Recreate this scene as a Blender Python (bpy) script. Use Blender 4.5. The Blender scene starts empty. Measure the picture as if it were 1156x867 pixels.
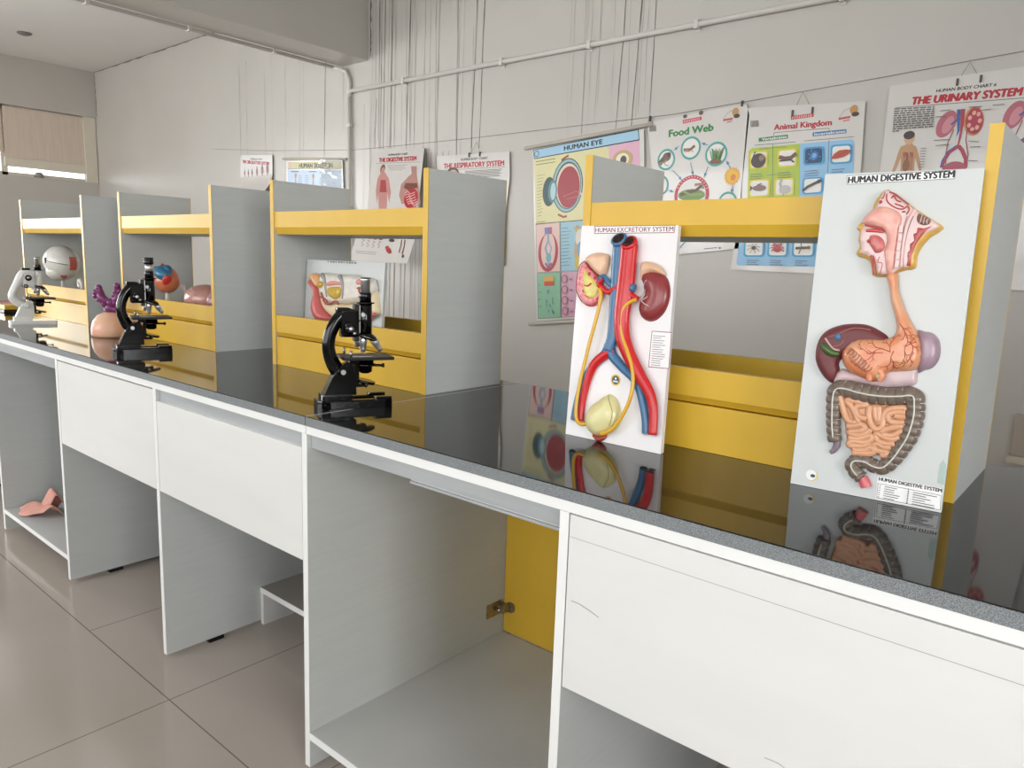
import bpy, bmesh, math, random
from mathutils import Vector, Matrix
from mathutils.geometry import delaunay_2d_cdt

random.seed(7)
S = bpy.context.scene
COL = S.collection
PI = math.pi

# ------------------------------------------------------------------ camera, world, lights
CAM = {'loc': [0.0, -0.9459, 1.23596], 'r': [0.759963, 0.649029, 0.034897], 'u': [-0.131293, 0.100707, 0.986215], 'f': [-0.636567, 0.754069, -0.161747], 'lens': 26.126}
cd = bpy.data.cameras.new('camera')
cd.sensor_width = 36; cd.sensor_fit = 'HORIZONTAL'; cd.lens = CAM['lens']
cd.clip_start = .02; cd.clip_end = 100
co = bpy.data.objects.new('camera', cd); COL.objects.link(co)
r, u, f = Vector(CAM['r']), Vector(CAM['u']), Vector(CAM['f'])
m = Matrix((r, u, -f)).transposed().to_4x4(); m.translation = Vector(CAM['loc'])
co.matrix_world = m
S.camera = co

wd = bpy.data.worlds.new('sky'); S.world = wd; wd.use_nodes = True
bg = wd.node_tree.nodes['Background']
bg.inputs['Color'].default_value = (.86, .93, 1, 1); bg.inputs['Strength'].default_value = 3.0

def area(name, loc, direction, sx, sy, power, col=(1, 1, 1)):
    ld = bpy.data.lights.new(name, 'AREA'); ld.shape = 'RECTANGLE'; ld.size = sx; ld.size_y = sy
    ld.energy = power; ld.color = col
    o = bpy.data.objects.new(name, ld); COL.objects.link(o); o.location = loc
    o.rotation_euler = Vector(direction).to_track_quat('-Z', 'Z').to_euler()
    return o
# daylight just outside the window openings of the left and front walls
area('daylight_left_window', (-9.62, -1.05, 1.83), (1, 0, 0), 4.1, 1.6, 450, (1, .985, .97))
area('daylight_left_high_window', (-9.62, 1.9, 2.3), (1, 0, 0), 1.2, .6, 20, (1, .985, .97))
area('daylight_front_window', (-6.0, -3.45, 1.8), (0, 1, 0), 6.2, 1.5, 205, (1, .99, .97))
area('daylight_front_window', (.6, -3.45, 1.8), (0, 1, 0), 5.4, 1.5, 92, (1, .99, .97))

area('right_fill_light', (3.78, -2.1, 1.8), (-1, 0, 0), 2.0, 1.5, 175, (1, .99, .97))  # unseen source added to brighten the faces turned to the right

vs = S.view_settings
vs.view_transform = 'Standard'; vs.look = 'None'; vs.gamma = 1.0; vs.use_curve_mapping = False
vs.exposure = -0.2

# ------------------------------------------------------------------ materials
def lin(h):
    h = h.lstrip('#'); c = [int(h[i:i+2], 16)/255 for i in (0, 2, 4)]
    return tuple((x/12.92 if x <= .04045 else ((x+.055)/1.055)**2.4) for x in c) + (1,)

MATS = {}
def mat(name, color, rough=.5, metal=0, var=0, vscale=(8, 8, 8), bump=0, bscale=60, coat=0, spec=.5, var2=None):
    """principled material; var mixes in a noise-driven second tone, bump adds a fine surface relief"""
    if name in MATS: return MATS[name]
    m = bpy.data.materials.new(name); m.use_nodes = True
    nt = m.node_tree; b = nt.nodes['Principled BSDF']
    c = lin(color)
    b.inputs['Base Color'].default_value = c; b.inputs['Roughness'].default_value = rough
    b.inputs['Metallic'].default_value = metal; b.inputs['Coat Weight'].default_value = coat
    b.inputs['Coat Roughness'].default_value = .06; b.inputs['Specular IOR Level'].default_value = spec
    tc = nt.nodes.new('ShaderNodeTexCoord'); mp = nt.nodes.new('ShaderNodeMapping')
    nt.links.new(tc.outputs['Object'], mp.inputs['Vector'])
    mp.inputs['Scale'].default_value = vscale
    n = nt.nodes.new('ShaderNodeTexNoise'); n.inputs['Scale'].default_value = 1; n.inputs['Detail'].default_value = 5
    nt.links.new(mp.outputs[0], n.inputs['Vector'])
    mx = nt.nodes.new('ShaderNodeMix'); mx.data_type = 'RGBA'
    k = max(var, .02)
    c2 = lin(var2) if var2 else tuple(x*(1-k) for x in c[:3])+(1,)
    mx.inputs['A'].default_value = c; mx.inputs['B'].default_value = c2
    rp = nt.nodes.new('ShaderNodeValToRGB'); rp.color_ramp.elements[0].position = .38; rp.color_ramp.elements[1].position = .64
    nt.links.new(n.outputs['Fac'], rp.inputs['Fac']); nt.links.new(rp.outputs['Color'], mx.inputs['Factor'])
    nt.links.new(mx.outputs['Result'], b.inputs['Base Color'])
    if bump:
        n2 = nt.nodes.new('ShaderNodeTexNoise'); n2.inputs['Scale'].default_value = bscale; n2.inputs['Detail'].default_value = 3
        nt.links.new(tc.outputs['Object'], n2.inputs['Vector'])
        bp = nt.nodes.new('ShaderNodeBump'); bp.inputs['Strength'].default_value = bump; bp.inputs['Distance'].default_value = .01
        nt.links.new(n2.outputs['Fac'], bp.inputs['Height']); nt.links.new(bp.outputs[0], b.inputs['Normal'])
    MATS[name] = m
    return m

M_wall = mat('painted_plaster', '#BFBBB4', .33, var=.05, vscale=(1.3, 1.3, 1.3), bump=.12, bscale=9, spec=.45)
M_ceil = mat('ceiling_paint', '#E2E0DC', .8, var=.03, vscale=(1, 1, 1))
M_drip = mat('drip_stain', '#8F8881', .6, var=.25, vscale=(30, 30, 4), var2='#B5AFA9')
M_crack = mat('crack_dirt', '#7F776F', .8, var=.3, vscale=(20, 20, 20))
M_white = mat('white_laminate', '#E2E2DF', .38, var=.03, vscale=(3, 3, 12))
M_grey = mat('grey_laminate', '#C2C5C3', .42, var=.035, vscale=(6, 6, 90), bump=.03, bscale=200)
M_greyin = mat('wood_grain_grey_laminate', '#C3C4C2', .45, var=.07, vscale=(3.5, 3.5, 70))
M_yel = mat('yellow_laminate', '#D6AC34', .4, var=.04, vscale=(10, 10, 10), spec=.55)
M_edge = mat('white_edge_banding', '#EEEEEC', .4)
M_alu = mat('grey_rail_metal', '#B9BDBF', .35, metal=.25, var=.1, vscale=(4, 40, 40))
M_black = mat('black_enamel', '#040405', .14, coat=.1, spec=.35)
M_blackm = mat('black_plastic', '#0C0C0D', .4, spec=.35)
M_chrome = mat('chrome', '#DADADC', .12, metal=1)
M_steel = mat('satin_steel', '#B5B5B4', .3, metal=1)
M_brass = mat('hinge_brass', '#A89A80', .35, metal=.8, var=.3, vscale=(90, 90, 90))
M_wenam = mat('white_enamel', '#DCDDDA', .22, coat=.3)
M_pipe = mat('painted_pipe', '#C9C4BE', .4)
M_blind = mat('beige_blind_fabric', '#D6C6B6', .8, var=.08, vscale=(4, 60, 4))
M_frame = mat('cream_window_frame', '#D8D0C0', .45)
M_string = mat('dark_string', '#6E675F', .8)
M_board = mat('display_board', '#E3E3E2', .35, var=.02)
M_boardg = mat('display_board_grey', '#C9CCCA', .35, var=.02)

# floor: glossy greige tiles with fine joints
def floor_mat():
    m = bpy.data.materials.new('greige_floor_tile'); m.use_nodes = True
    nt = m.node_tree; b = nt.nodes['Principled BSDF']; L = nt.links
    tc = nt.nodes.new('ShaderNodeTexCoord'); sp = nt.nodes.new('ShaderNodeSeparateXYZ'); L.new(tc.outputs['Object'], sp.inputs[0])
    def mth(op, a, b_=None, c_=None):
        n = nt.nodes.new('ShaderNodeMath'); n.operation = op
        for i, v in enumerate((a, b_, c_)):
            if v is None: continue
            if isinstance(v, (int, float)): n.inputs[i].default_value = v
            else: L.new(v, n.inputs[i])
        return n.outputs[0]
    # joints across X every .56 behind the y=-.095 line, staggered every 1.12 in the rows in front
    fy = mth('ABSOLUTE', mth('SUBTRACT', mth('FRACT', mth('DIVIDE', mth('ADD', sp.outputs['Y'], 56.095), .56)), 0.0))
    jy = mth('LESS_THAN', fy, .007)
    fxb = mth('FRACT', mth('DIVIDE', mth('ADD', sp.outputs['X'], 57.93+1.12-.0), .56))
    jb = mth('MULTIPLY', mth('GREATER_THAN', sp.outputs['X'], -2.6), mth('LESS_THAN', mth('FRACT', mth('DIVIDE', mth('ADD', sp.outputs['X'], 1.93+56), .56)), .007))
    jf = mth('LESS_THAN', mth('FRACT', mth('DIVIDE', mth('ADD', sp.outputs['X'], 1.93+56), 2.24)), .00175)
    behind = mth('GREATER_THAN', sp.outputs['Y'], -.095)
    jx = mth('ADD', mth('MULTIPLY', jb, behind), mth('MULTIPLY', jf, mth('SUBTRACT', 1, behind)))
    j = mth('MINIMUM', mth('ADD', jx, jy), 1)
    n = nt.nodes.new('ShaderNodeTexNoise'); n.inputs['Scale'].default_value = 2.2; n.inputs['Detail'].default_value = 6
    L.new(tc.outputs['Object'], n.inputs['Vector'])
    mx = nt.nodes.new('ShaderNodeMix'); mx.data_type = 'RGBA'
    mx.inputs['A'].default_value = lin('#B9B0A7'); mx.inputs['B'].default_value = lin('#AEA298'); L.new(n.outputs['Fac'], mx.inputs['Factor'])
    m2 = nt.nodes.new('ShaderNodeMix'); m2.data_type = 'RGBA'; L.new(mx.outputs['Result'], m2.inputs['A'])
    m2.inputs['B'].default_value = lin('#82776E'); L.new(j, m2.inputs['Factor']); L.new(m2.outputs['Result'], b.inputs['Base Color'])
    b.inputs['Roughness'].default_value = .16
    return m
M_floor = floor_mat()

def granite(name, base, speck, rough, scale=420):
    m = bpy.data.materials.new(name); m.use_nodes = True
    nt = m.node_tree; b = nt.nodes['Principled BSDF']; L = nt.links
    tc = nt.nodes.new('ShaderNodeTexCoord')
    n = nt.nodes.new('ShaderNodeTexNoise'); n.inputs['Scale'].default_value = scale; n.inputs['Detail'].default_value = 2
    L.new(tc.outputs['Object'], n.inputs['Vector'])
    rp = nt.nodes.new('ShaderNodeValToRGB'); e = rp.color_ramp.elements
    e[0].position = .42; e[0].color = lin(base); e[1].position = .62; e[1].color = lin(speck)
    L.new(n.outputs['Fac'], rp.inputs['Fac']); L.new(rp.outputs['Color'], b.inputs['Base Color'])
    b.inputs['Roughness'].default_value = rough
    return m
M_gran = granite('polished_black_granite', '#111214', '#2F3132', .045)
M_grane = granite('sawn_granite_edge', '#666A6C', '#94989A', .55, 700)

def glass_mat():
    m = bpy.data.materials.new('window_glass'); m.use_nodes = True
    nt = m.node_tree; nt.nodes.clear(); L = nt.links
    o = nt.nodes.new('ShaderNodeOutputMaterial'); t = nt.nodes.new('ShaderNodeBsdfTransparent'); g = nt.nodes.new('ShaderNodeBsdfGlossy')
    g.inputs['Roughness'].default_value = .02
    fr = nt.nodes.new('ShaderNodeFresnel'); fr.inputs['IOR'].default_value = 1.45
    x = nt.nodes.new('ShaderNodeMixShader'); L.new(fr.outputs[0], x.inputs[0]); L.new(t.outputs[0], x.inputs[1]); L.new(g.outputs[0], x.inputs[2])
    L.new(x.outputs[0], o.inputs['Surface'])
    return m
M_glass = glass_mat()

def ink(hexc, gloss=.32):
    return mat('ink_'+hexc.lstrip('#').lower(), hexc, gloss)
def paint(name, hexc, rough=.25, **k):
    return mat('painted_'+name, hexc, max(rough, .32), coat=.15, **k)

# ------------------------------------------------------------------ mesh builder
class MB:
    def __init__(s): s.v = []; s.f = []; s.m = []; s.sm = []; s.mats = []
    def slot(s, m):
        if m not in s.mats: s.mats.append(m)
        return s.mats.index(m)
    def add(s, vs, fs, m, smooth=False):
        k = len(s.v); i = s.slot(m); s.v += [tuple(v) for v in vs]
        for f in fs: s.f.append([k+j for j in f]); s.m.append(i); s.sm.append(smooth)
    def box(s, x0, x1, y0, y1, z0, z1, m, bev=0):
        if bev <= 0:
            vs = [(x, y, z) for x in (x0, x1) for y in (y0, y1) for z in (z0, z1)]
            s.add(vs, [(0, 1, 3, 2), (4, 6, 7, 5), (0, 4, 5, 1), (2, 3, 7, 6), (0, 2, 6, 4), (1, 5, 7, 3)], m)
        else:
            bm = bmesh.new(); bmesh.ops.create_cube(bm, size=1)
            bmesh.ops.scale(bm, vec=(x1-x0, y1-y0, z1-z0), verts=bm.verts)
            bmesh.ops.translate(bm, vec=((x0+x1)/2, (y0+y1)/2, (z0+z1)/2), verts=bm.verts)
            bmesh.ops.bevel(bm, geom=list(bm.edges), offset=bev, segments=2, affect='EDGES', profile=.7)
            s.bm(bm, m)
    def bm(s, bm, m, smooth=False):
        bm.verts.ensure_lookup_table(); bm.verts.index_update()
        s.add([v.co[:] for v in bm.verts], [[v.index for v in f.verts] for f in bm.faces], m, smooth); bm.free()
    def prism(s, pts, place, m, d0, d1):
        """pts: 2-D polygon, place(a,b,d) -> 3-D"""
        n = len(pts); vs = [place(a, b, d0) for a, b in pts]+[place(a, b, d1) for a, b in pts]
        fs = [list(range(n)), list(range(2*n-1, n-1, -1))]+[(i, (i+1) % n, n+(i+1) % n, n+i)[::-1] for i in range(n)]
        s.add(vs, fs, m)
    def rings(s, rings, m, smooth=True, cap=True):
        n = len(rings[0]); vs = [p for r_ in rings for p in r_]; fs = []
        for k in range(len(rings)-1):
            for i in range(n):
                j = (i+1) % n; fs.append((k*n+i, k*n+j, (k+1)*n+j, (k+1)*n+i))
        s.add(vs, fs, m, smooth)
        if cap:
            s.add(rings[0], [list(range(n))[::-1]], m); s.add(rings[-1], [list(range(n))], m)
    def lathe(s, prof, m, c=(0, 0, 0), axis=(0, 0, 1), n=24, smooth=True, cap=True):
        ax = Vector(axis).normalized(); t = Vector((1, 0, 0)) if abs(ax.x) < .8 else Vector((0, 1, 0))
        a = ax.cross(t).normalized(); b = ax.cross(a); c = Vector(c)
        R = [[tuple(c+ax*h+(a*math.cos(2*PI*i/n)+b*math.sin(2*PI*i/n))*max(rr, 1e-5)) for i in range(n)] for rr, h in prof]
        # hard edges between differing segments: build each profile segment as its own strip
        for k in range(len(R)-1): s.rings([R[k], R[k+1]], m, smooth, cap=False)
        if cap: s.add(R[0], [list(range(n))[::-1]], m); s.add(R[-1], [list(range(n))], m)
    def cyl(s, p0, p1, rad, m, n=20, r1=None):
        p0 = Vector(p0); p1 = Vector(p1); s.lathe([(rad, 0), (rad if r1 is None else r1, (p1-p0).length)], m, p0, p1-p0, n)
    def tube(s, pts, rad, m, n=10, flat=None, cap=True, up=None):
        """tube through 3-D points; rad number or list; flat=(k,normal): squash along normal"""
        pts = [Vector(p) for p in pts]; R = rad if isinstance(rad, (list, tuple)) else [rad]*len(pts); rg = []; prev = None
        for i, p in enumerate(pts):
            t = (pts[min(i+1, len(pts)-1)]-pts[max(i-1, 0)]).normalized()
            if flat: nrm = Vector(flat[1]); nrm = (nrm-t*nrm.dot(t)).normalized()
            else:
                if prev is None: q = Vector((0, 0, 1)) if abs(t.z) < .9 else Vector((1, 0, 0)); nrm = (q-t*q.dot(t)).normalized()
                else: nrm = (prev-t*prev.dot(t)).normalized()
            prev = nrm; bi = t.cross(nrm); k = flat[0] if flat else 1
            rg.append([tuple(p+bi*(math.cos(2*PI*j/n)*R[i])+nrm*(math.sin(2*PI*j/n)*R[i]*k)) for j in range(n)])
        s.rings(rg, m, True, cap)
    def ell(s, c, r_, m, rot=None, n=20, k=12, fn=None):
        vs = []; fs = []
        for i in range(k+1):
            th = PI*i/k
            for j in range(n):
                ph = 2*PI*j/n; p = Vector((math.sin(th)*math.cos(ph), math.sin(th)*math.sin(ph), math.cos(th)))
                sc = fn(p) if fn else 1; q = Vector((p.x*r_[0], p.y*r_[1], p.z*r_[2]))*sc
                if rot: q = rot @ q
                vs.append(tuple(q+Vector(c)))
        for i in range(k):
            for j in range(n): fs.append((i*n+j, (i+1)*n+j, (i+1)*n+(j+1) % n, i*n+(j+1) % n))
        s.add(vs, fs, m, True)
    def build(s, name, parent=None, label=None, kind=None):
        me = bpy.data.meshes.new(name); me.from_pydata(s.v, [], s.f)
        for m in s.mats: me.materials.append(m)
        me.polygons.foreach_set('material_index', s.m); me.polygons.foreach_set('use_smooth', s.sm); me.update()
        b = bmesh.new(); b.from_mesh(me); bmesh.ops.remove_doubles(b, verts=b.verts, dist=1e-6)
        bmesh.ops.recalc_face_normals(b, faces=b.faces); b.to_mesh(me); b.free()
        o = bpy.data.objects.new(name, me); COL.objects.link(o)
        if parent: o.parent = parent; o.matrix_parent_inverse = Matrix.Translation(-Vector(parent_world(parent)))
        if label: o['label'] = label
        if kind: o['kind'] = kind
        return o

def parent_world(o):
    return (0, 0, 0) if o.parent else tuple(o.location)

def thing(name, label, cat, loc=(0, 0, 0), group=None):
    o = bpy.data.objects.new(name, None); COL.objects.link(o); o.location = loc; o.empty_display_size = .05
    o['label'] = label; o['category'] = cat
    if group: o['group'] = group
    return o
def tag(o, label, cat, group=None):
    o['label'] = label; o['category'] = cat
    if group: o['group'] = group
    return o
def sub(mb, name, part):      # a sub-part under a part built in world coordinates
    return mb.build(name, part)

# ------------------------------------------------------------------ flat printing and board relief
class Frame:
    def __init__(s, t): s.O, s.U, s.V, s.N = [Vector(a) for a in t]
    def P(s, a, b, n=0): return tuple(s.O+s.U*a+s.V*b+s.N*n)
FW = Frame(((0.0, 2.64748, 0.0),(1.0, 0.0, 0.0),(0.0, 0.0, 1.0),(0.0, -1.0, 0.0))); FE = Frame(((-0.904, 0.307, 0.8805),(1.0, 0.0, 0.0),(-0.07005, 0.14914, 0.98633),(0.0, -0.98876, 0.1495))); FD = Frame(((-0.424, 0.302, 0.8805),(0.99748, 0.07093, 0.0),(-0.02305, 0.10756, 0.99393),(0.07051, -0.99155, 0.10893))); FT = Frame(((-2.119, 0.485, 0.991),(0.9997, -0.02444, 0.0),(0.0, 0.06424, 0.99793),(-0.02439, -0.99764, 0.06423))); FG = Frame(((-4.271, 2.3, 1.214),(0.99826, 0.0, -0.05893),(-0.21109, 0.38287, 0.89936),(0.02339, -0.91785, 0.39624)))

_txt = {}
def glyphs(s, bold=.012):
    if (s, bold) in _txt: return _txt[(s, bold)]
    cu = bpy.data.curves.new('lettering', 'FONT'); cu.body = s; cu.size = 1; cu.offset = 0; cu.resolution_u = 3
    o = bpy.data.objects.new('lettering', cu); COL.objects.link(o)
    dg = bpy.context.evaluated_depsgraph_get(); dg.update()
    me = o.evaluated_get(dg).to_mesh()
    vs = [(v.co.x, v.co.y) for v in me.vertices]; fs = [list(p.vertices) for p in me.polygons]
    o.evaluated_get(dg).to_mesh_clear(); bpy.data.objects.remove(o); bpy.data.curves.remove(cu)
    x0 = min(v[0] for v in vs); x1 = max(v[0] for v in vs)
    _txt[(s, bold)] = ([((x-x0)/(x1-x0), y/.729) for x, y in vs], fs)
    return _txt[(s, bold)]

class Art:
    """flat printed shapes on a frame; each shape lies a hair above the last one"""
    def __init__(s, F, n0=.0004, dn=.00012): s.F = F; s.n = n0; s.dn = dn; s.mb = MB()
    def part(s, name, parent, label=None):
        o = s.mb.build(name, parent, label); s.mb = MB(); return o
    def poly(s, pts, m):
        s.n += s.dn; s.mb.add([s.F.P(a, b, s.n) for a, b in pts], [list(range(len(pts)))], m)
    def tri(s, pts, m):   # non-convex polygon
        s.n += s.dn
        vo, eo, fo, *_ = delaunay_2d_cdt([Vector(p) for p in pts], [], [list(range(len(pts)))], 1, 1e-6)
        s.mb.add([s.F.P(p.x, p.y, s.n) for p in vo], [list(f) for f in fo], m)
    def ell(s, c, rx, ry, m, n=28, rot=0):
        q = []
        for i in range(n):
            a, b = rx*math.cos(2*PI*i/n), ry*math.sin(2*PI*i/n); q.append((c[0]+a*math.cos(rot)-b*math.sin(rot), c[1]+a*math.sin(rot)+b*math.cos(rot)))
        s.poly(q, m)
    def ring(s, c, rx, ry, w, m, m2):
        s.ell(c, rx, ry, m); s.ell(c, rx-w, ry-w, m2)
    def line(s, pts, w, m):
        s.n += s.dn; vs = []; fs = []
        for i, p in enumerate(pts):
            a = pts[max(i-1, 0)]; b = pts[min(i+1, len(pts)-1)]; dx, dy = b[0]-a[0], b[1]-a[1]; L = math.hypot(dx, dy) or 1
            nx, ny = -dy/L*w/2, dx/L*w/2
            vs += [s.F.P(p[0]+nx, p[1]+ny, s.n), s.F.P(p[0]-nx, p[1]-ny, s.n)]
        for i in range(len(pts)-1): fs.append((2*i, 2*i+1, 2*i+3, 2*i+2))
        s.mb.add(vs, fs, m)
    def text(s, t, p, m, bold=.012, slant=0):
        """p = [baseline start, baseline end, top of first capital]"""
        s.n += s.dn; vs, fs = glyphs(t, bold); (ax, ay), (bx, by), (cx, cy) = p
        ux, uy = bx-ax, by-ay; vx, vy = cx-ax, cy-ay; vx += slant*abs(vy)
        hgt = math.hypot(vx, vy); L = math.hypot(ux, uy); e = bold*hgt*2.4
        for k, (ox, oy) in enumerate(((0, 0), (e, 0), (-e, 0), (0, e*.6), (0, -e*.6)) if bold > .015 else ((0, 0), (e, 0), (-e, 0))):
            s.mb.add([s.F.P(ax+ux*x+vx*y+ox, ay+uy*x+vy*y+oy, s.n+k*.00001) for x, y in vs], fs, m)
    def lines(s, x0, x1, z1, z0, k, m, w=.0025, jitter=.25, skew=0):
        """rows of small print too small to read"""
        for i in range(k):
            z = z1+(z0-z1)*i/max(k-1, 1); e = x1-(x1-x0)*jitter*random.random(); xx = x0
            while xx < e-.004:
                L_ = random.uniform(.008, .03); q = min(xx+L_, e); s.line([(xx, z+skew*(xx-x0)), (q, z+skew*(q-x0))], w, m); xx = q+.006

def cat_rom(pts, k=6, closed=False):
    n = len(pts); out = []
    rng = range(n if closed else n-1)
    for i in rng:
        g = (lambda j: pts[j % n]) if closed else (lambda j: pts[max(0, min(n-1, j))])
        p0, p1, p2, p3 = g(i-1), g(i), g(i+1), g(i+2)
        for t in range(k):
            t /= k
            out.append(tuple(.5*(2*b+(c-a)*t+(2*a-5*b+4*c-d)*t*t+(-a+3*b-3*c+d)*t**3) for a, b, c, d in zip(p0, p1, p2, p3)))
    if not closed: out.append(tuple(pts[-1]))
    return out

def dist_edge(p, poly):
    best = 9
    for i in range(len(poly)):
        ax, ay = poly[i-1]; bx, by = poly[i]; dx, dy = bx-ax, by-ay
        t = ((p[0]-ax)*dx+(p[1]-ay)*dy)/(dx*dx+dy*dy+1e-18); t = 0 if t < 0 else 1 if t > 1 else t
        d = (p[0]-ax-t*dx)**2+(p[1]-ay-t*dy)**2
        if d < best: best = d
    return math.sqrt(best)
def inside(p, poly):
    c = False
    for i in range(len(poly)):
        (ax, ay), (bx, by) = poly[i-1], poly[i]
        if (ay > p[1]) != (by > p[1]) and p[0] < (bx-ax)*(p[1]-ay)/(by-ay)+ax: c = not c
    return c

class Puff:
    """solid relief over a closed outline: rounded rim of radius R, height H above the board"""
    def __init__(s, F, outline, H, R, base=0.0, step=.004, extra=None, smooth=4):
        s.F, s.H, s.R, s.base, s.step, s.extra = F, H, R, base, step, extra
        s.o = cat_rom(outline, smooth, True) if smooth else list(outline)
    def h(s, p):
        if not inside(p, s.o): return s.base
        d = min(dist_edge(p, s.o)/s.R, 1); z = s.base+s.H*math.sqrt(max(0, 1-(1-d)**2))
        return z+(s.extra(p)*d if s.extra else 0)
    def mesh(s, mb, m):
        o = s.o; xs = [p[0] for p in o]; ys = [p[1] for p in o]; pts = [Vector(p) for p in o]; st = s.step
        k = len(pts); j = 0; y = min(ys)
        while y < max(ys):
            x = min(xs)+(st/2 if j % 2 else 0)
            while x < max(xs):
                if inside((x, y), o) and dist_edge((x, y), o) > st*.3: pts.append(Vector((x, y)))
                x += st
            y += st*.87; j += 1
        # a ring just inside the rim keeps the edge crisp
        vo, eo, fo, *_ = delaunay_2d_cdt(pts, [], [list(range(k))], 1, 1e-7)
        vs = []
        rim = {}
        cnt = {}
        for f_ in fo:
            for i in range(len(f_)):
                e = tuple(sorted((f_[i], f_[(i+1) % len(f_)]))); cnt[e] = cnt.get(e, 0)+1
        bd = [e for e, c in cnt.items() if c == 1]; bset = {i for e in bd for i in e}
        for i, p in enumerate(vo):
            q = (p.x, p.y); hh = s.base+s.H*.12 if i in bset else s.h(q)
            vs.append(s.F.P(q[0], q[1], hh))
        mb.add(vs, [list(f_) for f_ in fo], m, True)
        low = {i: s.F.P(vo[i].x, vo[i].y, -.0005 if s.base <= .001 else s.base-.001) for i in bset}; idx = {i: n_ for n_, i in enumerate(bset)}
        n = len(bset); L_ = list(bset); vv = [vs[i] for i in L_]+[low[i] for i in L_]
        mb.add(vv, [(idx[a], idx[b], n+idx[b], n+idx[a]) for a, b in bd], m, True)

def on_board(mb, F, path, rad, m, n0=None, k=6, flat=.75, seg=10, hf=None):
    """tube lying on a board, path in board coordinates"""
    if isinstance(rad, (list, tuple)):
        pr = cat_rom([(p[0], p[1], rr) for p, rr in zip(path, rad)], k)
    else: pr = [(a, b, rad) for a, b in cat_rom(path, k)]
    P = [F.P(a, b, (hf((a, b)) if hf else 0)+(n0 if n0 is not None else rr*flat*.6)) for a, b, rr in pr]
    mb.tube(P, [q[2] for q in pr], m, seg, flat=(flat, F.N))

# ================================================================== THE ROOM
YW = 2.6615
CEIL = 3.18
XL = -9.386
def struct(mb, name, kind='structure'): return mb.build(name, kind=kind)

b = MB(); b.box(XL-.3, 3.6, -3.4, YW+.2, -.1, 0, M_floor); struct(b, 'floor')
b = MB(); b.box(XL-.3, 3.6, -3.4, YW+.2, CEIL, CEIL+.1, M_ceil); struct(b, 'ceiling')
# back wall with its old drip marks and the dirty crack along the ceiling
b = MB(); b.box(XL-.3, 3.6, YW, YW+.2, 0, CEIL, M_wall)
def streak(x, z1, z0, w, drift=0, mt=None):
    pts = []; z = z1; xx = x; k = max(3, int((z1-z0)/.12))
    for i in range(k+1):
        t = i/k; pts.append((xx, z1+(z0-z1)*t, w*(1-.5*t)*random.uniform(.5, 1.3))); xx += random.uniform(-.004, .004)+drift/k
    vs = []; fs = []
    for xx, z, ww in pts: vs += [(xx-ww/2, YW-.0012, z), (xx+ww/2, YW-.0012, z)]
    for i in range(k): fs.append((2*i, 2*i+1, 2*i+3, 2*i+2))
    b.add(vs, fs, mt or M_drip)
for x0, x1, k, z1 in ((-4.46, -3.75, 26, 3.15), (-3.62, -3.3, 6, 3.15), (-2.78, -2.08, 14, 3.15), (-6.3, -3.4, 13, 2.95), (-4.6, -4.35, 6, 2.5)):
    for i in range(k):
        x = random.uniform(x0, x1); streak(x, z1-random.uniform(0, .3 if z1 < 3 else .05), random.uniform(1.9, 2.2) if x > -3 else random.choice([random.uniform(1.7, 2.2), .6]), random.uniform(.002, .0065), random.uniform(-.03, .02))
for i in range(16): streak(-4.45+i*.052+random.uniform(-.01, .01), 1.95, .3, random.uniform(.006, .012), 0)
for x in (-3.43, -3.36, -2.33, -2.22, -4.32, -4.05, -5.02): streak(x, 3.1, 1.95, .009, -.03, M_crack)
# crack where wall meets ceiling and beams
vs = []; fs = []
for i in range(60):
    t = i/59; x = XL+.02+t*4.4; d = random.uniform(.006, .018); vs += [(x, YW-.0015, CEIL-.002), (x, YW-.0015, CEIL-d)]
    if i: fs.append((2*i-2, 2*i-1, 2*i+1, 2*i))
b.add(vs, fs, M_crack)
for sx, z1, z0 in ((-4.49, 3.17, 2.66), (XL+.03, 3.16, 2.7)):
    vs = []; fs = []
    for i in range(24):
        t = i/23; z = z1+(z0-z1)*t; d = random.uniform(.006, .02); vs += [(sx, YW-.0015, z), (sx+d, YW-.0015, z)]
        if i: fs.append((2*i-2, 2*i-1, 2*i+1, 2*i))
    b.add(vs, fs, M_crack)
struct(b, 'wall_back')
# left wall: tall sill beside the back wall, lower sill further on, lintel beam above
b = MB()
b.box(XL-.25, XL, 1.2, YW, 0, 1.965, M_wall); b.box(XL-.25, XL, -3.4, 1.2, 0, 1.0, M_wall)
b.box(XL-.25, XL, 1.05, 1.2, 1.0, 2.69, M_wall); b.box(XL-.25, XL, -3.4, -3.15, 1.0, 2.69, M_wall)
b.box(XL-.25, XL+.02, -3.4, YW, 2.685, CEIL, M_wall)
struct(b, 'wall_left')
b = MB()
b.box(3.5, 3.7, -3.4, YW, 0, 1.0, M_wall); b.box(3.5, 3.7, -3.4, YW, 2.6, CEIL, M_wall); b.box(3.5, 3.7, -1.0, YW, 1.0, 2.6, M_wall); b.box(3.5, 3.7, -3.4, -3.2, 1.0, 2.6, M_wall)
struct(b, 'wall_right')
b = MB()
for z0, z1 in ((0, 1.0), (2.6, CEIL)): b.box(XL, 3.6, -3.4, -3.25, z0, z1, M_wall)
for x0, x1 in ((XL, -9.2), (-2.9, -2.1), (3.3, 3.6)): b.box(x0, x1, -3.4, -3.25, 1.0, 2.6, M_wall)
struct(b, 'wall_front')
# ceiling beam running into the back wall
b = MB(); b.box(-4.83, -4.51, -3.25, YW-.001, 2.635, CEIL-.001, M_wall, .006); struct(b, 'beam_1')

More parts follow.
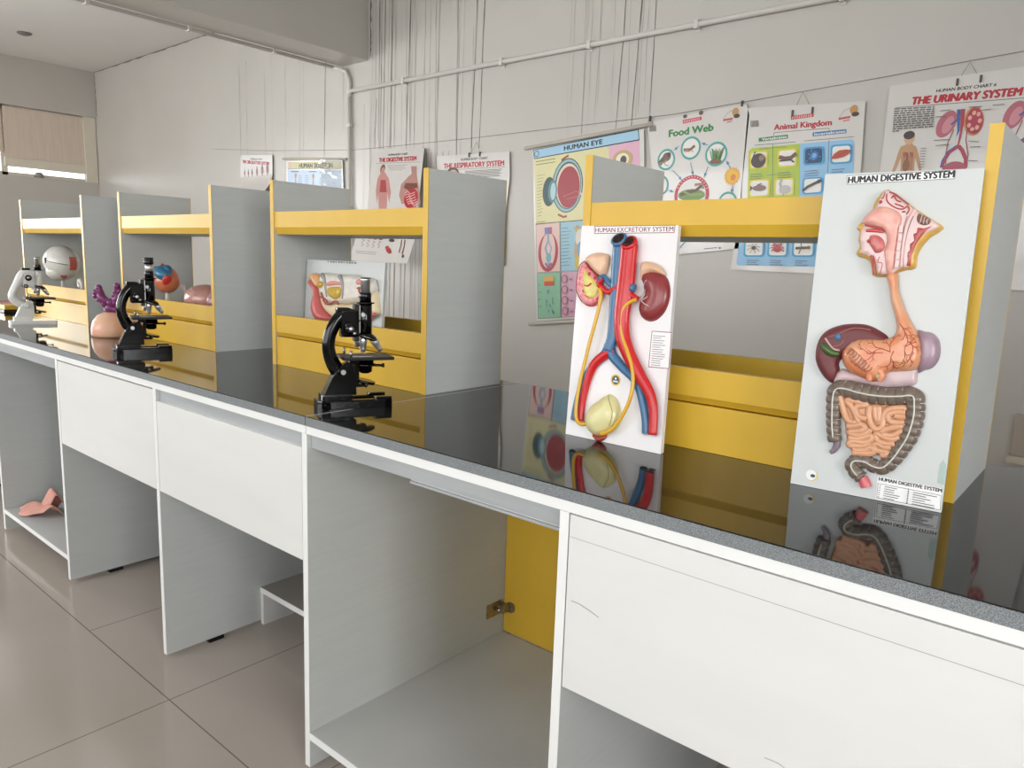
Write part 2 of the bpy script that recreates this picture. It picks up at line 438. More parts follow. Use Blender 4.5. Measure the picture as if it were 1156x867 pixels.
def window(name, axis, a0, a1, z0, z1, mull, blind=None):
    """frame, panes; axis 'x' = in the left wall, 'y' = in the front wall"""
    def bx(mb, s0, s1, d0, d1, q0, q1, m, bev=.003):
        if axis == 'x': mb.box(XL-d1, XL-d0, s0, s1, q0, q1, m, bev)
        else: mb.box(s0, s1, -3.25-d1, -3.25-d0, q0, q1, m, bev)
    fr = MB(); w = .06
    bx(fr, a0, a1, .05, .12, z0, z0+w*.6, M_frame); bx(fr, a0, a1, .05, .12, z1-w, z1, M_frame)
    for a in [a0, a1-w]+[x-w/2 for x in mull]: bx(fr, a, a+w, .05, .12, z0, z1, M_frame)
    root = struct(fr, name)
    g = MB(); bx(g, a0+.02, a1-.02, .08, .086, z0+.02, z1-.02, M_glass, 0); g.build('window_pane', root)
    return root
w1 = window('window_1', 'x', 1.2, 2.655, 1.965, 2.685, [1.745])
b = MB(); b.box(XL-.045, XL-.02, 1.75, 2.53, 2.135, 2.67, M_blind, .003); b.box(XL-.05, XL-.005, 1.74, 2.53, 2.055, 2.15, M_frame, .006)
b.box(XL-.045, XL-.02, 1.22, 1.735, 2.2, 2.67, M_blind, .003)
b.build('blind', w1)
b = MB(); b.box(XL-.06, XL+.008, 2.53, 2.655, 1.965, 2.685, M_frame, .004); b.build('window_jamb', w1)
w2 = window('window_2', 'x', -3.15, 1.05, 1.0, 2.685, [-1.75, -.35])
w3 = window('window_3', 'y', -9.2, -2.9, 1.0, 2.6, [-7.6, -6, -4.4])
b = MB()  # unseen right-wall window, added to go with the right-hand fill
for y in (-3.2, -2.13, -1.06): b.box(3.55, 3.61, y, y+.06, 1.0, 2.6, M_frame)
b.box(3.55, 3.61, -3.2, -1.0, 1.0, 1.05, M_frame); b.box(3.55, 3.61, -3.2, -1.0, 2.55, 2.6, M_frame)
w5 = struct(b, 'added_right_window'); g = MB(); g.box(3.577, 3.583, -3.18, -1.02, 1.02, 2.58, M_glass); g.build('window_pane', w5)
w4 = window('window_4', 'y', -2.1, 3.3, 1.0, 2.6, [-.8, .6, 2])

# small round knob seen on the high sill
b = MB(); b.lathe([(.001, 0), (.045, .002), (.045, .03), (.03, .055), (.001, .062)], mat('grey_rubber', '#8B8783', .6), (XL-.03, 2.06, 1.965))
tag(b.build('round_knob'), 'small grey round knob on the high window sill at far left', 'knob')
b = MB(); b.lathe([(.06, 0), (.06, -.008), (.035, -.02), (.001, -.022)], mat('ceiling_plate_grey', '#77716B', .6), (-8.27, 1.65, CEIL))
tag(b.build('ceiling_plate'), 'small dark round plate on the ceiling at upper left', 'ceiling fixture')

# painted conduits with saddle clamps
pr = thing('conduit_pipe', 'white painted conduit running level across the back wall', 'pipe', (-4.7, YW-.02, 2.44))
b = MB(); b.cyl((-4.70, YW-.019, 2.442), (1.2, YW-.019, 2.442), .0145, M_pipe, 14); b.build('pipe', pr)
for x in (-4.1, -3.2, -2.55, -1.9, -1.2):
    b = MB(); b.box(x-.012, x+.012, YW-.037, YW-.0025, 2.42, 2.464, M_pipe, .004); b.box(x-.011, x+.011, YW-.006, YW-.0025, 2.41, 2.474, M_pipe, .001); b.build('clamp', pr)
pv = thing('conduit_pipe', 'white painted conduit running straight down the wall beside the ceiling beam', 'pipe', (-4.7, YW-.02, 0))
b = MB()
b.tube([(-4.845, YW-.06, 2.62), (-4.80, YW-.04, 2.61), (-4.74, YW-.025, 2.585), (-4.705, YW-.02, 2.52), (-4.703, YW-.02, 2.4)], .014, M_pipe, 12)
b.cyl((-4.703, YW-.02, 2.42), (-4.703, YW-.02, 0), .013, M_pipe, 14); b.build('pipe', pv)
b = MB(); b.ell((-4.703, YW-.02, 2.442), (.027, .018, .027), M_pipe); b.build('junction_fitting', pv)
for z in (2.2, 1.6, .8):
    b = MB(); b.box(-4.725, -4.681, YW-.036, YW-.0025, z-.012, z+.012, M_pipe, .004); b.build('clamp', pv)
pc = thing('conduit_pipe', 'white painted conduit running along the underside edge of the ceiling beam', 'pipe', (-4.85, 0, 2.62))
b = MB(); b.cyl((-4.845, -3.24, 2.622), (-4.845, YW-.06, 2.622), .0125, M_pipe, 14); b.build('pipe', pc)
for y in (.9, 1.5, 2.1):
    b = MB(); b.box(-4.865, -4.82, y-.012, y+.012, 2.606, 2.64, M_pipe, .004); b.build('clamp', pc)

# poster string
b = MB(); b.tube([(x, YW-.006, z) for x, z in [(-6.7765,2.1721),(-5.8541,2.0952),(-4.6529,2.0221),(-3.5449,2.0147),(-2.6873,2.0188),(-2.0038,2.0239),(-1.346,2.0612),(-0.9884,2.0823),(-0.6762,2.1041),(-0.4956,2.1149),(-0.1206,2.1405)]], .0011, M_string, 6)
tag(b.build('hanging_string'), 'long thin string stretched across the back wall above the posters', 'string')
def wall_box():
    o = thing('wall_socket_box', 'small beige box with open cover low on the wall at far right', 'wall box', (-.3, YW, .5))
    b = MB(); b.box(-.36, -.14, YW-.05, YW-.0005, .5, .53, mat('box_beige', '#C9BFB0', .5), .004); b.build('ledge', o)
    b = MB(); b.box(-.35, -.16, YW-.03, YW-.0005, .53, .70, mat('box_beige_dark', '#AB9F92', .5), .004); b.build('cover', o)
wall_box()

# ================================================================== THE BENCH
P = [-3.652, -2.912, -2.143, -1.396, -.668, .07]       # right faces of the upright panels
TH = .018
worktop_label = ['polished black granite worktop, right-hand slab under the big anatomy boards', 'polished black granite worktop, left-hand slab under the two far microscopes']
for i, (x0, x1) in enumerate(((-1.3975, 1.3), (-5.6, -1.4005))):
    wt = thing('worktop', worktop_label[i], 'worktop', (x0, 0, .857))
    b = MB(); b.box(x0, x1, .0, .743, .858, .88, M_gran, .0015)
    b.build('slab', wt)
    b = MB(); b.box(x0, x1, -.0012, -.0001, .8585, .8785, M_grane); b.build('front_edge', wt, 'rough grey speckled sawn edge')
    b = MB(); b.box(x0, x1, .001, .02, .8395, .8578, M_edge, .0008); b.build('edge_strip', wt, 'white strip under the slab')
    if i == 0:
        b = MB(); b.box(-1.4005, -1.3975, .002, .743, .862, .8803, mat('pale_grout', '#B5B2AC', .5)); b.build('joint', wt, 'pale joint line between the slabs')

def upright(root, xr, name='side_panel'):
    b = MB(); b.box(xr-TH, xr, .0012, .742, .012, .8392, M_grey); p = b.build(name, root)
    e = MB(); e.box(xr-TH, xr, 0, .0011, .012, .8392, M_edge); e.build('edge_band', p, 'white front edge')
    for y in (.16, .6):
        g = MB(); g.box(xr-TH-.003, xr+.004, y-.025, y+.025, 0, .0118, M_blackm, .002); g.build('foot', p)
    return p
def back_panel(root, x0, x1, z0=.10, m=None):
    b = MB(); b.box(x0+.0005, x1-.0005, .722, .738, z0, .8392, m or M_greyin); return b.build('back_panel', root)
def apron(root, x0, x1, top):
    b = MB(); b.box(x0+.0022, x1-.0025, .0005, .018, .535, top-.001, M_white, .0008); return b.build('apron', root)
def bottom(root, x0, x1):
    b = MB(); b.box(x0+.0005, x1-.0005, .002, .70, .085, .103, M_greyin); o = b.build('bottom_shelf', root)
    e = MB(); e.box(x0+.0005, x1-.0005, .0005, .0019, .085, .103, M_edge); e.build('edge_band', o)
    return o
# far open cabinet (pink cloth inside)
c = thing('bench_cabinet', 'open-fronted grey bench cabinet at the far left holding a pink cloth', 'cabinet', (-3.3, 0, 0))
upright(c, P[0]); upright(c, P[1]); bottom(c, P[0], P[1]-TH); back_panel(c, P[0], P[1]-TH)
b = MB(); b.box(P[0]+.001, P[1]-TH-.001, .01, .03, .80, .8388, M_alu); b.build('rail', c)
# neighbours further left
c = thing('bench_desk', 'white-fronted bench section at the far left end beyond the open cabinet', 'desk', (-4.5, 0, 0))
upright(c, -4.392); apron(c, -4.392, P[0]-TH, .836); upright(c, -5.13); back_panel(c, -4.392, P[0]-TH); back_panel(c, -5.13, -4.392-TH)
apron(c, -5.13, -4.392-TH, .836)
# knee bay between P1 and P2
c = thing('bench_desk', 'bench knee bay next to the cabinet with the pink cloth', 'desk', (P[1]+.3, 0, 0))
apron(c, P[1], P[2]-TH, .836); back_panel(c, P[1], P[2]-TH)
# knee bay between P2 and P3 with the low shelf of the far side
c = thing('bench_desk', 'middle bench knee bay with a white apron and a low shelf at its back', 'desk', (P[2]+.3, 0, 0))
upright(c, P[2]); apron(c, P[2], P[3]-TH, .806); back_panel(c, P[2], P[3]-TH)
b = MB(); b.box(P[2]+.001, P[3]-TH-.001, .012, .02, .80, .8388, M_alu); b.build('rail', c)
b = MB(); b.box(P[2]+.001, P[3]-TH-.001, .32, .7215, .112, .13, mat('shelf_shaded_grey', '#9C948B', .3)); s_ = b.build('low_shelf', c)  # grey laminate with its under-bench shade put into the darker colour
b = MB(); b.box(P[2]+.001, P[3]-TH-.001, .3185, .3199, .112, .13, M_edge); b.build('edge_band', s_)
b = MB(); b.box(P[2]+.001, P[2]+.017, .32, .70, .0, .1119, M_white)
for y, z in ((.36, .085), (.44, .05)): b.lathe([(.006, 0), (.006, .0006)], M_blackm, (P[2]+.0172, y, z), (1, 0, 0), 12)
b.build('shelf_cleat', c, 'white cleat with two dark screw holes')
# open cabinet in the foreground
c = thing('bench_cabinet', 'large open-fronted grey bench cabinet in the foreground with a yellow rear door', 'cabinet', (P[3]+.3, 0, 0))
upright(c, P[3]); upright(c, P[4]); bottom(c, P[3], P[4]-TH)
b = MB(); b.box(P[3]+.002, P[4]-TH-.002, .705, .721, .105, .838, M_yel, .001); d = b.build('door', c, 'yellow rear door seen from inside')
b = MB()
b.cyl((P[3]+.03, .700, .19), (P[3]+.03, .7045, .19), .017, M_brass, 16)
b.box(P[3]+.001, P[3]+.03, .668, .700, .18, .20, M_brass, .003); b.box(P[3]+.0008, P[3]+.004, .625, .69, .168, .212, M_brass, .001)
b.cyl((P[3]+.01, .665, .19), (P[3]+.022, .665, .19), .006, M_steel, 10)
b.build('hinge', d, 'brassy concealed hinge')
b = MB(); b.box(P[3]+.001, P[4]-TH-.001, .012, .028, .806, .8388, M_alu, .001); b.build('rail', c, 'grey metal front rail')
b = MB(); b.box(-1.08, P[4]-TH-.001, .03, .06, .796, .818, M_white, .002); b.box(-1.082, P[4]-TH-.002, .028, .062, .79, .7955, M_alu, .001); b.build('drawer_runner', c)
# rightmost section
c = thing('bench_desk', 'right foreground bench section with a wide white apron marked by pencil lines', 'desk', (P[4]+.3, 0, 0))
ap = apron(c, P[4], P[5]-TH, .8380); upright(c, P[5]); back_panel(c, P[4], P[5]-TH)
b = MB(); M_pen = mat('pencil_mark', '#9B9B98', .6)
FA = Frame(((0, .0004, 0), (1, 0, 0), (0, 0, 1), (0, -1, 0))); A = Art(FA)
A.line([(P[4]+.004, .800), (P[5]-.02, .797)], .0008, M_pen); A.line([(-.655, .692), (-.64, .692), (-.618, .687), (-.60, .682)], .0014, M_pen)
A.line([(-.32, .575), (-.30, .576), (-.285, .571)], .001, M_pen)
A.part('pencil_marks', ap)
c = thing('bench_desk', 'last bench section to the right of the pencil-marked apron', 'desk', (P[5]+.3, 0, 0))
apron(c, P[5], .79, .8392); upright(c, .808); back_panel(c, P[5], .79)
for x0, x1 in ((P[1], P[2]-TH),):
    A = Art(FA); A.line([(x0+.02, .79), (x1-.02, .789)], .0008, M_pen); A.line([(x1-.17, .72), (x1-.155, .705), (x1-.15, .69)], .003, M_pen); A.part('pencil_marks', c.parent or None) if 0 else None

# pink cloth
def cloth():
    m = mat('pink_cloth', '#E0A596', .85, var=.12, vscale=(25, 25, 25), bump=.3, bscale=90)
    mb = MB()
    def sheet(grid):
        n, k = len(grid), len(grid[0]); g = [cat_rom(r_, 5) for r_ in grid]; cols = list(zip(*g)); cols = [cat_rom(list(c_), 5) for c_ in cols]
        N, K = len(cols), len(cols[0]); vs = [tuple(p) for c_ in cols for p in c_]
        mb.add(vs, [(a*K+b_, a*K+b_+1, (a+1)*K+b_+1, (a+1)*K+b_) for a in range(N-1) for b_ in range(K-1)], m, True)
    z = .1045
    # front flap running to a point on the left, then a second flap folded up against the cabinet side
    sheet([[(-3.615, .048, z), (-3.57, .040, z+.002), (-3.525, .018, z+.001), (-3.48, .030, z+.004), (-3.43, .05, z+.02), (-3.39, .07, z+.03)],
           [(-3.614, .050, z+.003), (-3.57, .062, z+.022), (-3.51, .058, z+.030), (-3.46, .062, z+.028), (-3.42, .08, z+.045), (-3.38, .09, z+.05)],
           [(-3.612, .053, z+.003), (-3.56, .085, z+.035), (-3.50, .09, z+.044), (-3.45, .095, z+.040), (-3.41, .10, z+.055), (-3.37, .11, z+.05)],
           [(-3.60, .056, z), (-3.56, .11, z+.006), (-3.50, .12, z+.012), (-3.45, .13, z+.012), (-3.41, .14, z+.01), (-3.37, .14, z+.01)]])
    sheet([[(-3.545, .10, z+.012), (-3.50, .095, z+.030), (-3.46, .09, z+.040), (-3.41, .10, z+.04)],
           [(-3.535, .115, z+.030), (-3.49, .11, z+.062), (-3.45, .105, z+.085), (-3.40, .11, z+.07)],
           [(-3.52, .13, z+.030), (-3.48, .13, z+.075), (-3.445, .125, z+.112), (-3.40, .13, z+.09)],
           [(-3.51, .16, z), (-3.47, .16, z+.03), (-3.43, .16, z+.05), (-3.39, .16, z+.02)]])
    o = mb.build('crumpled_cloth'); so = o.modifiers.new('thickness', 'SOLIDIFY'); so.thickness = .002; so.offset = 1
    tag(o, 'crumpled pink cloth lying on the bottom shelf of the far open cabinet', 'cloth')
cloth()

# ================================================================== SHELF UNITS ON THE BENCH
SY0, SY1 = .388, .688; TOP = 1.464
def unit(x0, x1, label):
    c = thing('tabletop_shelf', label, 'shelf unit', (x0, SY0, .88), 'yellow and grey shelf units standing along the bench')
    for a in (x0, x1-TH):
        b = MB(); b.box(a, a+TH, SY0+.0012, SY1-.0012, .8802, TOP-.0008, M_grey); p = b.build('side_panel', c)
        b = MB(); b.box(a-.0004, a+TH+.0004, SY0-.001, SY0+.0012, .8802, TOP, M_yel, .0004); b.build('edge_band', p, 'yellow front edge')
        b = MB(); b.box(a-.0004, a+TH+.0004, SY1-.0012, SY1+.001, .8802, TOP, M_yel, .0004); b.build('edge_band', p, 'yellow rear edge')
    a0, a1 = x0+TH, x1-TH
    for nm, z0, hb, zt in (('upper_shelf', 1.297, .0215, 1.366), ('lower_shelf', .974, .0135, 1.042)):
        b = MB(); b.box(a0, a1, SY0+.017, SY1-.017, z0, z0+.016, M_grey); p = b.build(nm, c)
        for side, y0, sg in (('front', SY0+.0015, 1), ('rear', SY1-.0015, -1)):
            q = [(y0, zt), (y0+sg*.016, zt), (y0+sg*.016, z0), (y0+sg*.0095, z0), (y0, z0+hb)]
            b = MB(); b.prism(q, lambda a, b_, d: (d, a, b_), M_yel, a0, a1); b.build('lip_board', p, 'yellow %s lip' % side)
    for y0 in (SY0+.004, SY1-.020):
        b = MB(); b.box(a0, a1, y0, y0+.016, .8804, .9715, M_yel, .0006); b.build('plinth_panel', c)
    return c
unit(-.943, -.195, 'nearest yellow and grey shelf unit, behind the two large anatomy boards')
unit(-2.152, -1.426, 'second nearest yellow and grey shelf unit, behind the foreground black microscope')
unit(-3.293, -2.522, 'shelf unit holding the heart and brain models, behind the second black microscope')
unit(-4.49, -3.672, 'farthest shelf unit holding the white skull model, behind the white microscope')


# ================================================================== MICROSCOPES (local axes: x forward, z up)
M_eye = mat('brushed_chrome', '#E4E4E4', .28, metal=.85)
def microscope(label, loc, rotz, body, metal_eye, sc=1.0, white=False, mirror_sw=1):
    t = thing('microscope', label, 'microscope', (0, 0, 0))
    Mb = body; Mk = M_black; Md = M_blackm
    # horseshoe base
    b = MB()
    q = [(-.088, -.03), (-.08, -.045), (-.06, -.052), (.07, -.056), (.088, -.05), (.088, -.03), (.0, -.026), (-.012, -.012), (-.012, .012), (.0, .026), (.088, .03), (.088, .05), (.07, .056), (-.06, .052), (-.08, .045), (-.088, .03)]
    if white: q = [(-.095, -.045), (-.088, -.052), (.085, -.056), (.092, -.05), (.092, .05), (.085, .056), (-.088, .052), (-.095, .045)]
    bm = bmesh.new(); vs = [bm.verts.new((x, y*.72, 0)) for x, y in q]; fc = bm.faces.new(vs)
    ex = bmesh.ops.extrude_face_region(bm, geom=[fc]); bmesh.ops.translate(bm, vec=(0, 0, .021 if not white else .017), verts=[v for v in ex['geom'] if isinstance(v, bmesh.types.BMVert)])
    bmesh.ops.bevel(bm, geom=[e for e in bm.edges if all(v.co.z > .01 for v in e.verts)], offset=.004, segments=2, affect='EDGES', profile=.6)
    b.bm(bm, Mb)
    for sy in (-1, 1):
        if not white: b.box(.045, .087, sy*.030-.009, sy*.030+.009, .016, .027, Mb, .003)
    b.box(-.078, -.005, -.023, .023, .014, .034, Mb, .005)
    b.build('base', t)
    # pillar
    b = MB(); w = .02
    prof = [(-.072, .03), (-.05, .078), (-.038, .098), (-.004, .11), (.004, .085), (.006, .03)]
    bm = bmesh.new(); vs = [bm.verts.new((x, -w, z)) for x, z in prof]; fc = bm.faces.new(vs)
    ex = bmesh.ops.extrude_face_region(bm, geom=[fc]); bmesh.ops.translate(bm, vec=(0, 2*w, 0), verts=[v for v in ex['geom'] if isinstance(v, bmesh.types.BMVert)])
    bmesh.ops.bevel(bm, geom=list(bm.edges), offset=.003, segments=2, affect='EDGES', profile=.6); b.bm(bm, Mb)
    b.box(.004, .014, -.012, .012, .05, .108, Md if white else Mb, .002)
    b.build('pillar', t)
    for sy in (-1, 1):
        b = MB(); b.cyl((-.03, sy*.0195, .088), (-.03, sy*.033, .088), .011, Mk if not white else M_steel, 20); b.cyl((-.03, sy*.033, .088), (-.03, sy*.036, .088), .006, M_steel, 14); b.build('tilt_knob', t)
    # curved arm
    b = MB()
    if white: path = [(-.028, .085, .018), (-.058, .100, .018), (-.076, .124, .017), (-.070, .15, .016), (-.055, .18, .017), (-.040, .21, .019), (-.026, .232, .019), (-.006, .236, .018), (.012, .226, .018)]
    else: path = [(-.028, .078, .018), (-.046, .104, .017), (-.057, .140, .0155), (-.053, .175, .015), (-.038, .205, .0155), (-.02, .221, .017), (-.004, .215, .018), (.004, .2, .018)]
    pr = cat_rom(path, 5)
    b.tube([(p[0], 0, p[1]) for p in pr], [p[2] for p in pr], Mb, 16, flat=(.82, (0, 1, 0)))
    b.box(-.03, .012, -.015, .015, .168, .232, Mb, .006)
    b.box(-.04, -.008, -.010, .010, .226, .2385, Mk, .005) if not white else b.box(-.034, .0, -.012, .012, .248, .258, Mk, .004)
    b.build('arm', t)
    for sy in (-1, 1):
        for z, x, rr in ((.214 if white else .19, -.012, .0135), (.176, -.024, .009)):
            if not white and rr < .01: x, z = -.004, .180
            b = MB(); b.cyl((x, sy*.014, z), (x, sy*.026, z), .006, M_steel, 12)
            b.lathe([(rr, .024), (rr, .036), (rr*.8, .04), (.0005, .041)], Mk, (x, 0, z), (0, sy, 0), 24); b.lathe([(rr*.5, .0405), (rr*.4, .0425), (.0005, .0428)], M_steel, (x, 0, z), (0, sy, 0), 16); b.build('focus_knob', t)
    # body tube on its rack slide
    tx = .031
    b = MB(); b.box(.002, .014, -.012, .012, .158, .246, M_blackm if not white else Mb, .002); b.box(.0125, .017, -.009, .009, .155, .244, M_steel, .001); b.build('focus_rack', t, 'dull metal rack slide')
    b = MB(); b.lathe([(.012, .172), (.0155, .176), (.0155, .246), (.013, .248)], Mb, (tx, 0, 0)); b.lathe([(.021, .2475), (.021, .2505), (.0135, .251)], Mk, (tx, 0, 0))
    b.lathe([(.0138, .251), (.0138, .272), (.012, .274)], Mk, (tx, 0, 0)); b.build('body_tube', t)
    b = MB(); b.cyl((tx-.008, -.012, .222), (tx-.010, -.018, .222), .0052, M_steel, 14); b.build('lock_screw', t)
    b = MB()
    if metal_eye == 'chrome': b.lathe([(.0112, .273), (.0112, .302), (.0118, .3025), (.0118, .307)], M_eye, (tx, 0, 0)); b.lathe([(.012, .3068), (.0105, .309), (.0055, .3092), (.005, .3075)], Mk, (tx, 0, 0))
    elif metal_eye == 'black': b.lathe([(.0112, .273), (.0112, .296)], M_eye, (tx, 0, 0)); b.lathe([(.0135, .296), (.0152, .298), (.0152, .306), (.014, .308), (.0152, .310), (.0152, .318), (.010, .3185)], Mk, (tx, 0, 0))
    b.build('eyepiece', t, 'chrome eyepiece tube')
    # nosepiece and objectives
    ax = Vector((.34, 0, 1)).normalized(); c = Vector((tx+.004, 0, .168))
    b = MB(); b.lathe([(.010, .011), (.022, .006), (.0265, .001), (.0265, -.003), (.020, -.006)], Mb if not white else Mk, c, ax, 28); b.lathe([(.0272, -.0005), (.0272, -.002)], M_steel, c, ax, 28); b.build('nosepiece', t)
    for k, (px, py, dx, dy, L) in enumerate(((.026, 0, -.02, 0, .036), (.048, -.006, .62, -.15, .036), (.022, .018, -.3, .5, .024))):
        b = MB(); d = Vector((dx, dy, -1)).normalized(); p0 = Vector((px, py, .166-.002*k))
        b.lathe([(.0085, 0), (.0095, .002), (.0095, L*.45), (.0075, L*.5), (.0075, L*.75), (.0048, L*.97), (.003, L)], M_eye, p0, d, 20); b.build('objective', t)
    # stage
    b = MB(); b.box(-.03, .09, -.046, .046, .116, .1235, M_blackm, .0015); b.box(-.012, .012, -.018, .018, .104, .117, Mk, .003)
    b.build('stage', t)
    for sy in (-1, 1):
        b = MB(); b.cyl((-.012, sy*.035, .123), (-.012, sy*.035, .139), .0028, M_steel, 10); b.box(-.012, .04, sy*.03-.003, sy*.03+.003, .1237, .1247, M_steel, .0004); b.build('stage_clip', t)
    b = MB(); b.lathe([(.02, .116), (.02, .104), (.024, .103), (.024, .098), (.0165, .096), (.0165, .084), (.01, .08), (.001, .08)], Mk, (tx, 0, 0))
    b.tube([(tx+.015, -.01, .1), (tx+.036, -.018, .1)], .0032, Mk, 8); b.cyl((tx+.036, -.018, .1), (tx+.042, -.02, .1), .005, Mk, 12); b.build('diaphragm', t)
    # mirror on its fork
    b = MB(); b.box(.008, tx, -.004, .004, .046, .054, Mk, .001); b.tube([(tx, 0, .047), (tx-.004, .024, .05), (tx, .026, .058)], .0025, Mk, 8); b.tube([(tx, 0, .047), (tx-.004, -.024, .05), (tx, -.026, .058)], .0025, Mk, 8); b.build('mirror_fork', t)
    b = MB(); d = Vector((.22, -.05, 1)).normalized(); b.lathe([(.001, -.004), (.0235, -.004), (.0245, -.001), (.0245, .002), (.0225, .003)], Mk, (tx, 0, .06), d); b.lathe([(.0222, .0026), (.001, .0026)], M_chrome, (tx, 0, .06), d); b.build('mirror', t)
    t.location = loc; t.rotation_euler = (0, 0, rotz); t.scale = (sc, sc, sc)
    return t
microscope('black enamel microscope in the foreground with a bare chrome eyepiece tube', (-1.428, .152, .8803), math.radians(66), M_black, 'chrome', .995)
microscope('second black microscope with a black-capped eyepiece, standing before the shelf with the brain', (-2.628, .176, .8803), math.radians(74), M_black, 'black', 1.03)
microscope('white enamel microscope with black stage at the far left', (-3.88, .23, .8803), math.radians(80), M_wenam, 'chrome', .98, white=True)

# ================================================================== EXCRETORY SYSTEM BOARD
def board_body(F, w, h, th, m, edge=None):
    b = MB()
    vs = [F.P(x, y if y or n == 0 else th*.25, n) for x in (0, w) for y in (0, h) for n in (-th, 0)]
    b.add(vs, [(0, 1, 3, 2), (4, 6, 7, 5), (0, 4, 5, 1), (2, 3, 7, 6), (0, 2, 6, 4), (1, 5, 7, 3)], m); return b
K_white = mat('display_board_white', '#E9E6E6', .3)
C_red = paint('artery_red', '#C8161C'); C_blue = paint('vein_blue', '#3F6F97'); C_yel = paint('ureter_yellow', '#D8A520')
C_kid = paint('kidney_maroon', '#8A3234'); C_skin = paint('adrenal_peach', '#E2B796', var=.08, vscale=(60, 60, 60)); C_blad = paint('bladder_cream', '#DCD49A')
C_dark = paint('vessel_bore', '#3A2220', .5); C_pink = paint('cortex_pink', '#D8606A', var=.3, vscale=(120, 120, 120), var2='#EBA0A0'); C_medy = paint('medulla_yellow', '#D8C765', var=.2, vscale=(90, 90, 90))
K_black = ink('#1B1B1D'); K_dred = ink('#7E2430'); K_paper = ink('#EFEDEC')

exc = thing('anatomy_board', 'white model board titled HUMAN EXCRETORY SYSTEM leaning on the nearest shelf unit', 'anatomy model', tuple(FE.P(.11, 0, 0)))
board_body(FE, .227, .4426, .012, K_white).build('board', exc)
A = Art(FE)
A.poly([(0.032,0.442),(0.2205,0.4433),(0.2199,0.4279),(0.0335,0.4256)], K_dred); A.poly([(0.0337,0.4407),(0.2192,0.4421),(0.2187,0.4291),(0.035,0.4269)], K_paper)
A.text('HUMAN EXCRETORY SYSTEM', [(0.0366,0.4286),(0.2177,0.4309),(0.0356,0.4386)], K_dred, .01)
A.part('title_label', exc, 'white title label with red-bordered lettering')
A = Art(FE)
A.poly([(0.1874,0.2353),(0.2309,0.2365),(0.2314,0.1656),(0.1859,0.1636)], K_dred); A.poly([(0.1887,0.234),(0.2297,0.235),(0.23,0.1668),(0.1874,0.1652)], K_paper)
for i in range(14):
    y = 377+i*2.6; q = [(0.1912,0.226),(0.2213,0.227),(0.1924,0.1688),(0.2215,0.1695)]
    t_ = i/13; a = (q[0][0]+(q[2][0]-q[0][0])*t_, q[0][1]+(q[2][1]-q[0][1])*t_); e = (q[1][0]+(q[3][0]-q[1][0])*t_, q[1][1]+(q[3][1]-q[1][1])*t_)
    e = (a[0]+(e[0]-a[0])*random.uniform(.6, 1), e[1]); A.line([a, e], .0011, ink('#6B5560'))
A.part('legend_label', exc, 'small red-bordered list of part names')
A = Art(FE); c_ = [(0.1137,0.1291)][0]
st = []
for i in range(48): rr = .0122 if i % 2 else .0108; st.append((c_[0]+rr*math.cos(2*PI*i/48), c_[1]+rr*math.sin(2*PI*i/48)))
A.tri(st, ink('#D9B72A')); A.ell(c_, .0084, .0086, ink('#2B3B38')); A.poly([(c_[0]-.0055, c_[1]-.0045), (c_[0]+.0055, c_[1]-.0045), (c_[0]+.0055, c_[1]-.0015), (c_[0]-.0055, c_[1]-.0015)], ink('#CFE0E2')); A.ell((c_[0], c_[1]+.003), .0024, .0024, ink('#CFE0E2'))
A.part('round_sticker', exc, 'round yellow-rimmed sticker')

def organ(root, F, name, paths, m, label=None, seg=12, flat=.75, n0=None, caps=None):
    b = MB()
    for path, rad in paths: on_board(b, F, path, rad, m, seg=seg, flat=flat, n0=n0)
    return b
# blue vein: trunk, fork and the two legs
b = MB()
on_board(b, FE, [(0.1046,0.4078),(0.1051,0.3789),(0.1058,0.3248),(0.1055,0.2707),(0.1031,0.2163),(0.0952,0.1866)], [.017, .0165, .016, .0145, .0125, .0115], C_blue, seg=18, n0=.009, flat=.6)
on_board(b, FE, [(0.0942,0.1973),(0.0852,0.1782),(0.0613,0.1536),(0.0399,0.1215),(0.0297,0.0866),(0.0235,0.0559),(0.0211,0.0331)], [.0115, .0105, .0095, .0085, .0085, .008, .008], C_blue, n0=.004)
on_board(b, FE, [(0.0942,0.1973),(0.1047,0.1767),(0.1297,0.1562),(0.1561,0.1381),(0.1721,0.1173),(0.1838,0.0874),(0.1912,0.0607),(0.1945,0.0343)], [.0115, .0105, .0095, .009, .0085, .0085, .0085, .0085], C_blue, n0=.0045)
on_board(b, FE, [(0.1003,0.3155),(0.0846,0.3238),(0.0684,0.3359),(0.0605,0.3264)], [.007, .006, .006, .006], C_blue, n0=.009)
on_board(b, FE, [(0.144,0.3159),(0.1523,0.3145)], [.008, .008], C_blue, n0=.018)
v_ = b.build('blue_vein', exc, 'blue vein')
b = MB()
on_board(b, FE, [(0.1281,0.4009),(0.1276,0.3615),(0.1262,0.3078),(0.1231,0.2629),(0.1278,0.2221),(0.1457,0.1847),(0.1757,0.1441),(0.2004,0.1125),(0.2111,0.0795),(0.2131,0.035)], [.0195, .019, .020, .0175, .0165, .0145, .0125, .011, .0095, .009], C_red, seg=18, n0=.012, flat=.6)
on_board(b, FE, [(0.1079,0.1879),(0.0854,0.1764),(0.0613,0.1536),(0.0487,0.1226),(0.0419,0.0884),(0.0388,0.0619),(0.0392,0.0341)], [.009, .0105, .010, .009, .008, .0075, .0075], C_red, n0=.005)
on_board(b, FE, [(0.1229,0.322),(0.1028,0.312),(0.0886,0.304),(0.0751,0.3106),(0.0634,0.3192)], [.009, .0065, .0055, .0055, .006], C_red, n0=.014)
on_board(b, FE, [(0.1229,0.322),(0.1433,0.3016),(0.1582,0.2937)], [.009, .0065, .0055], C_red, n0=.014)
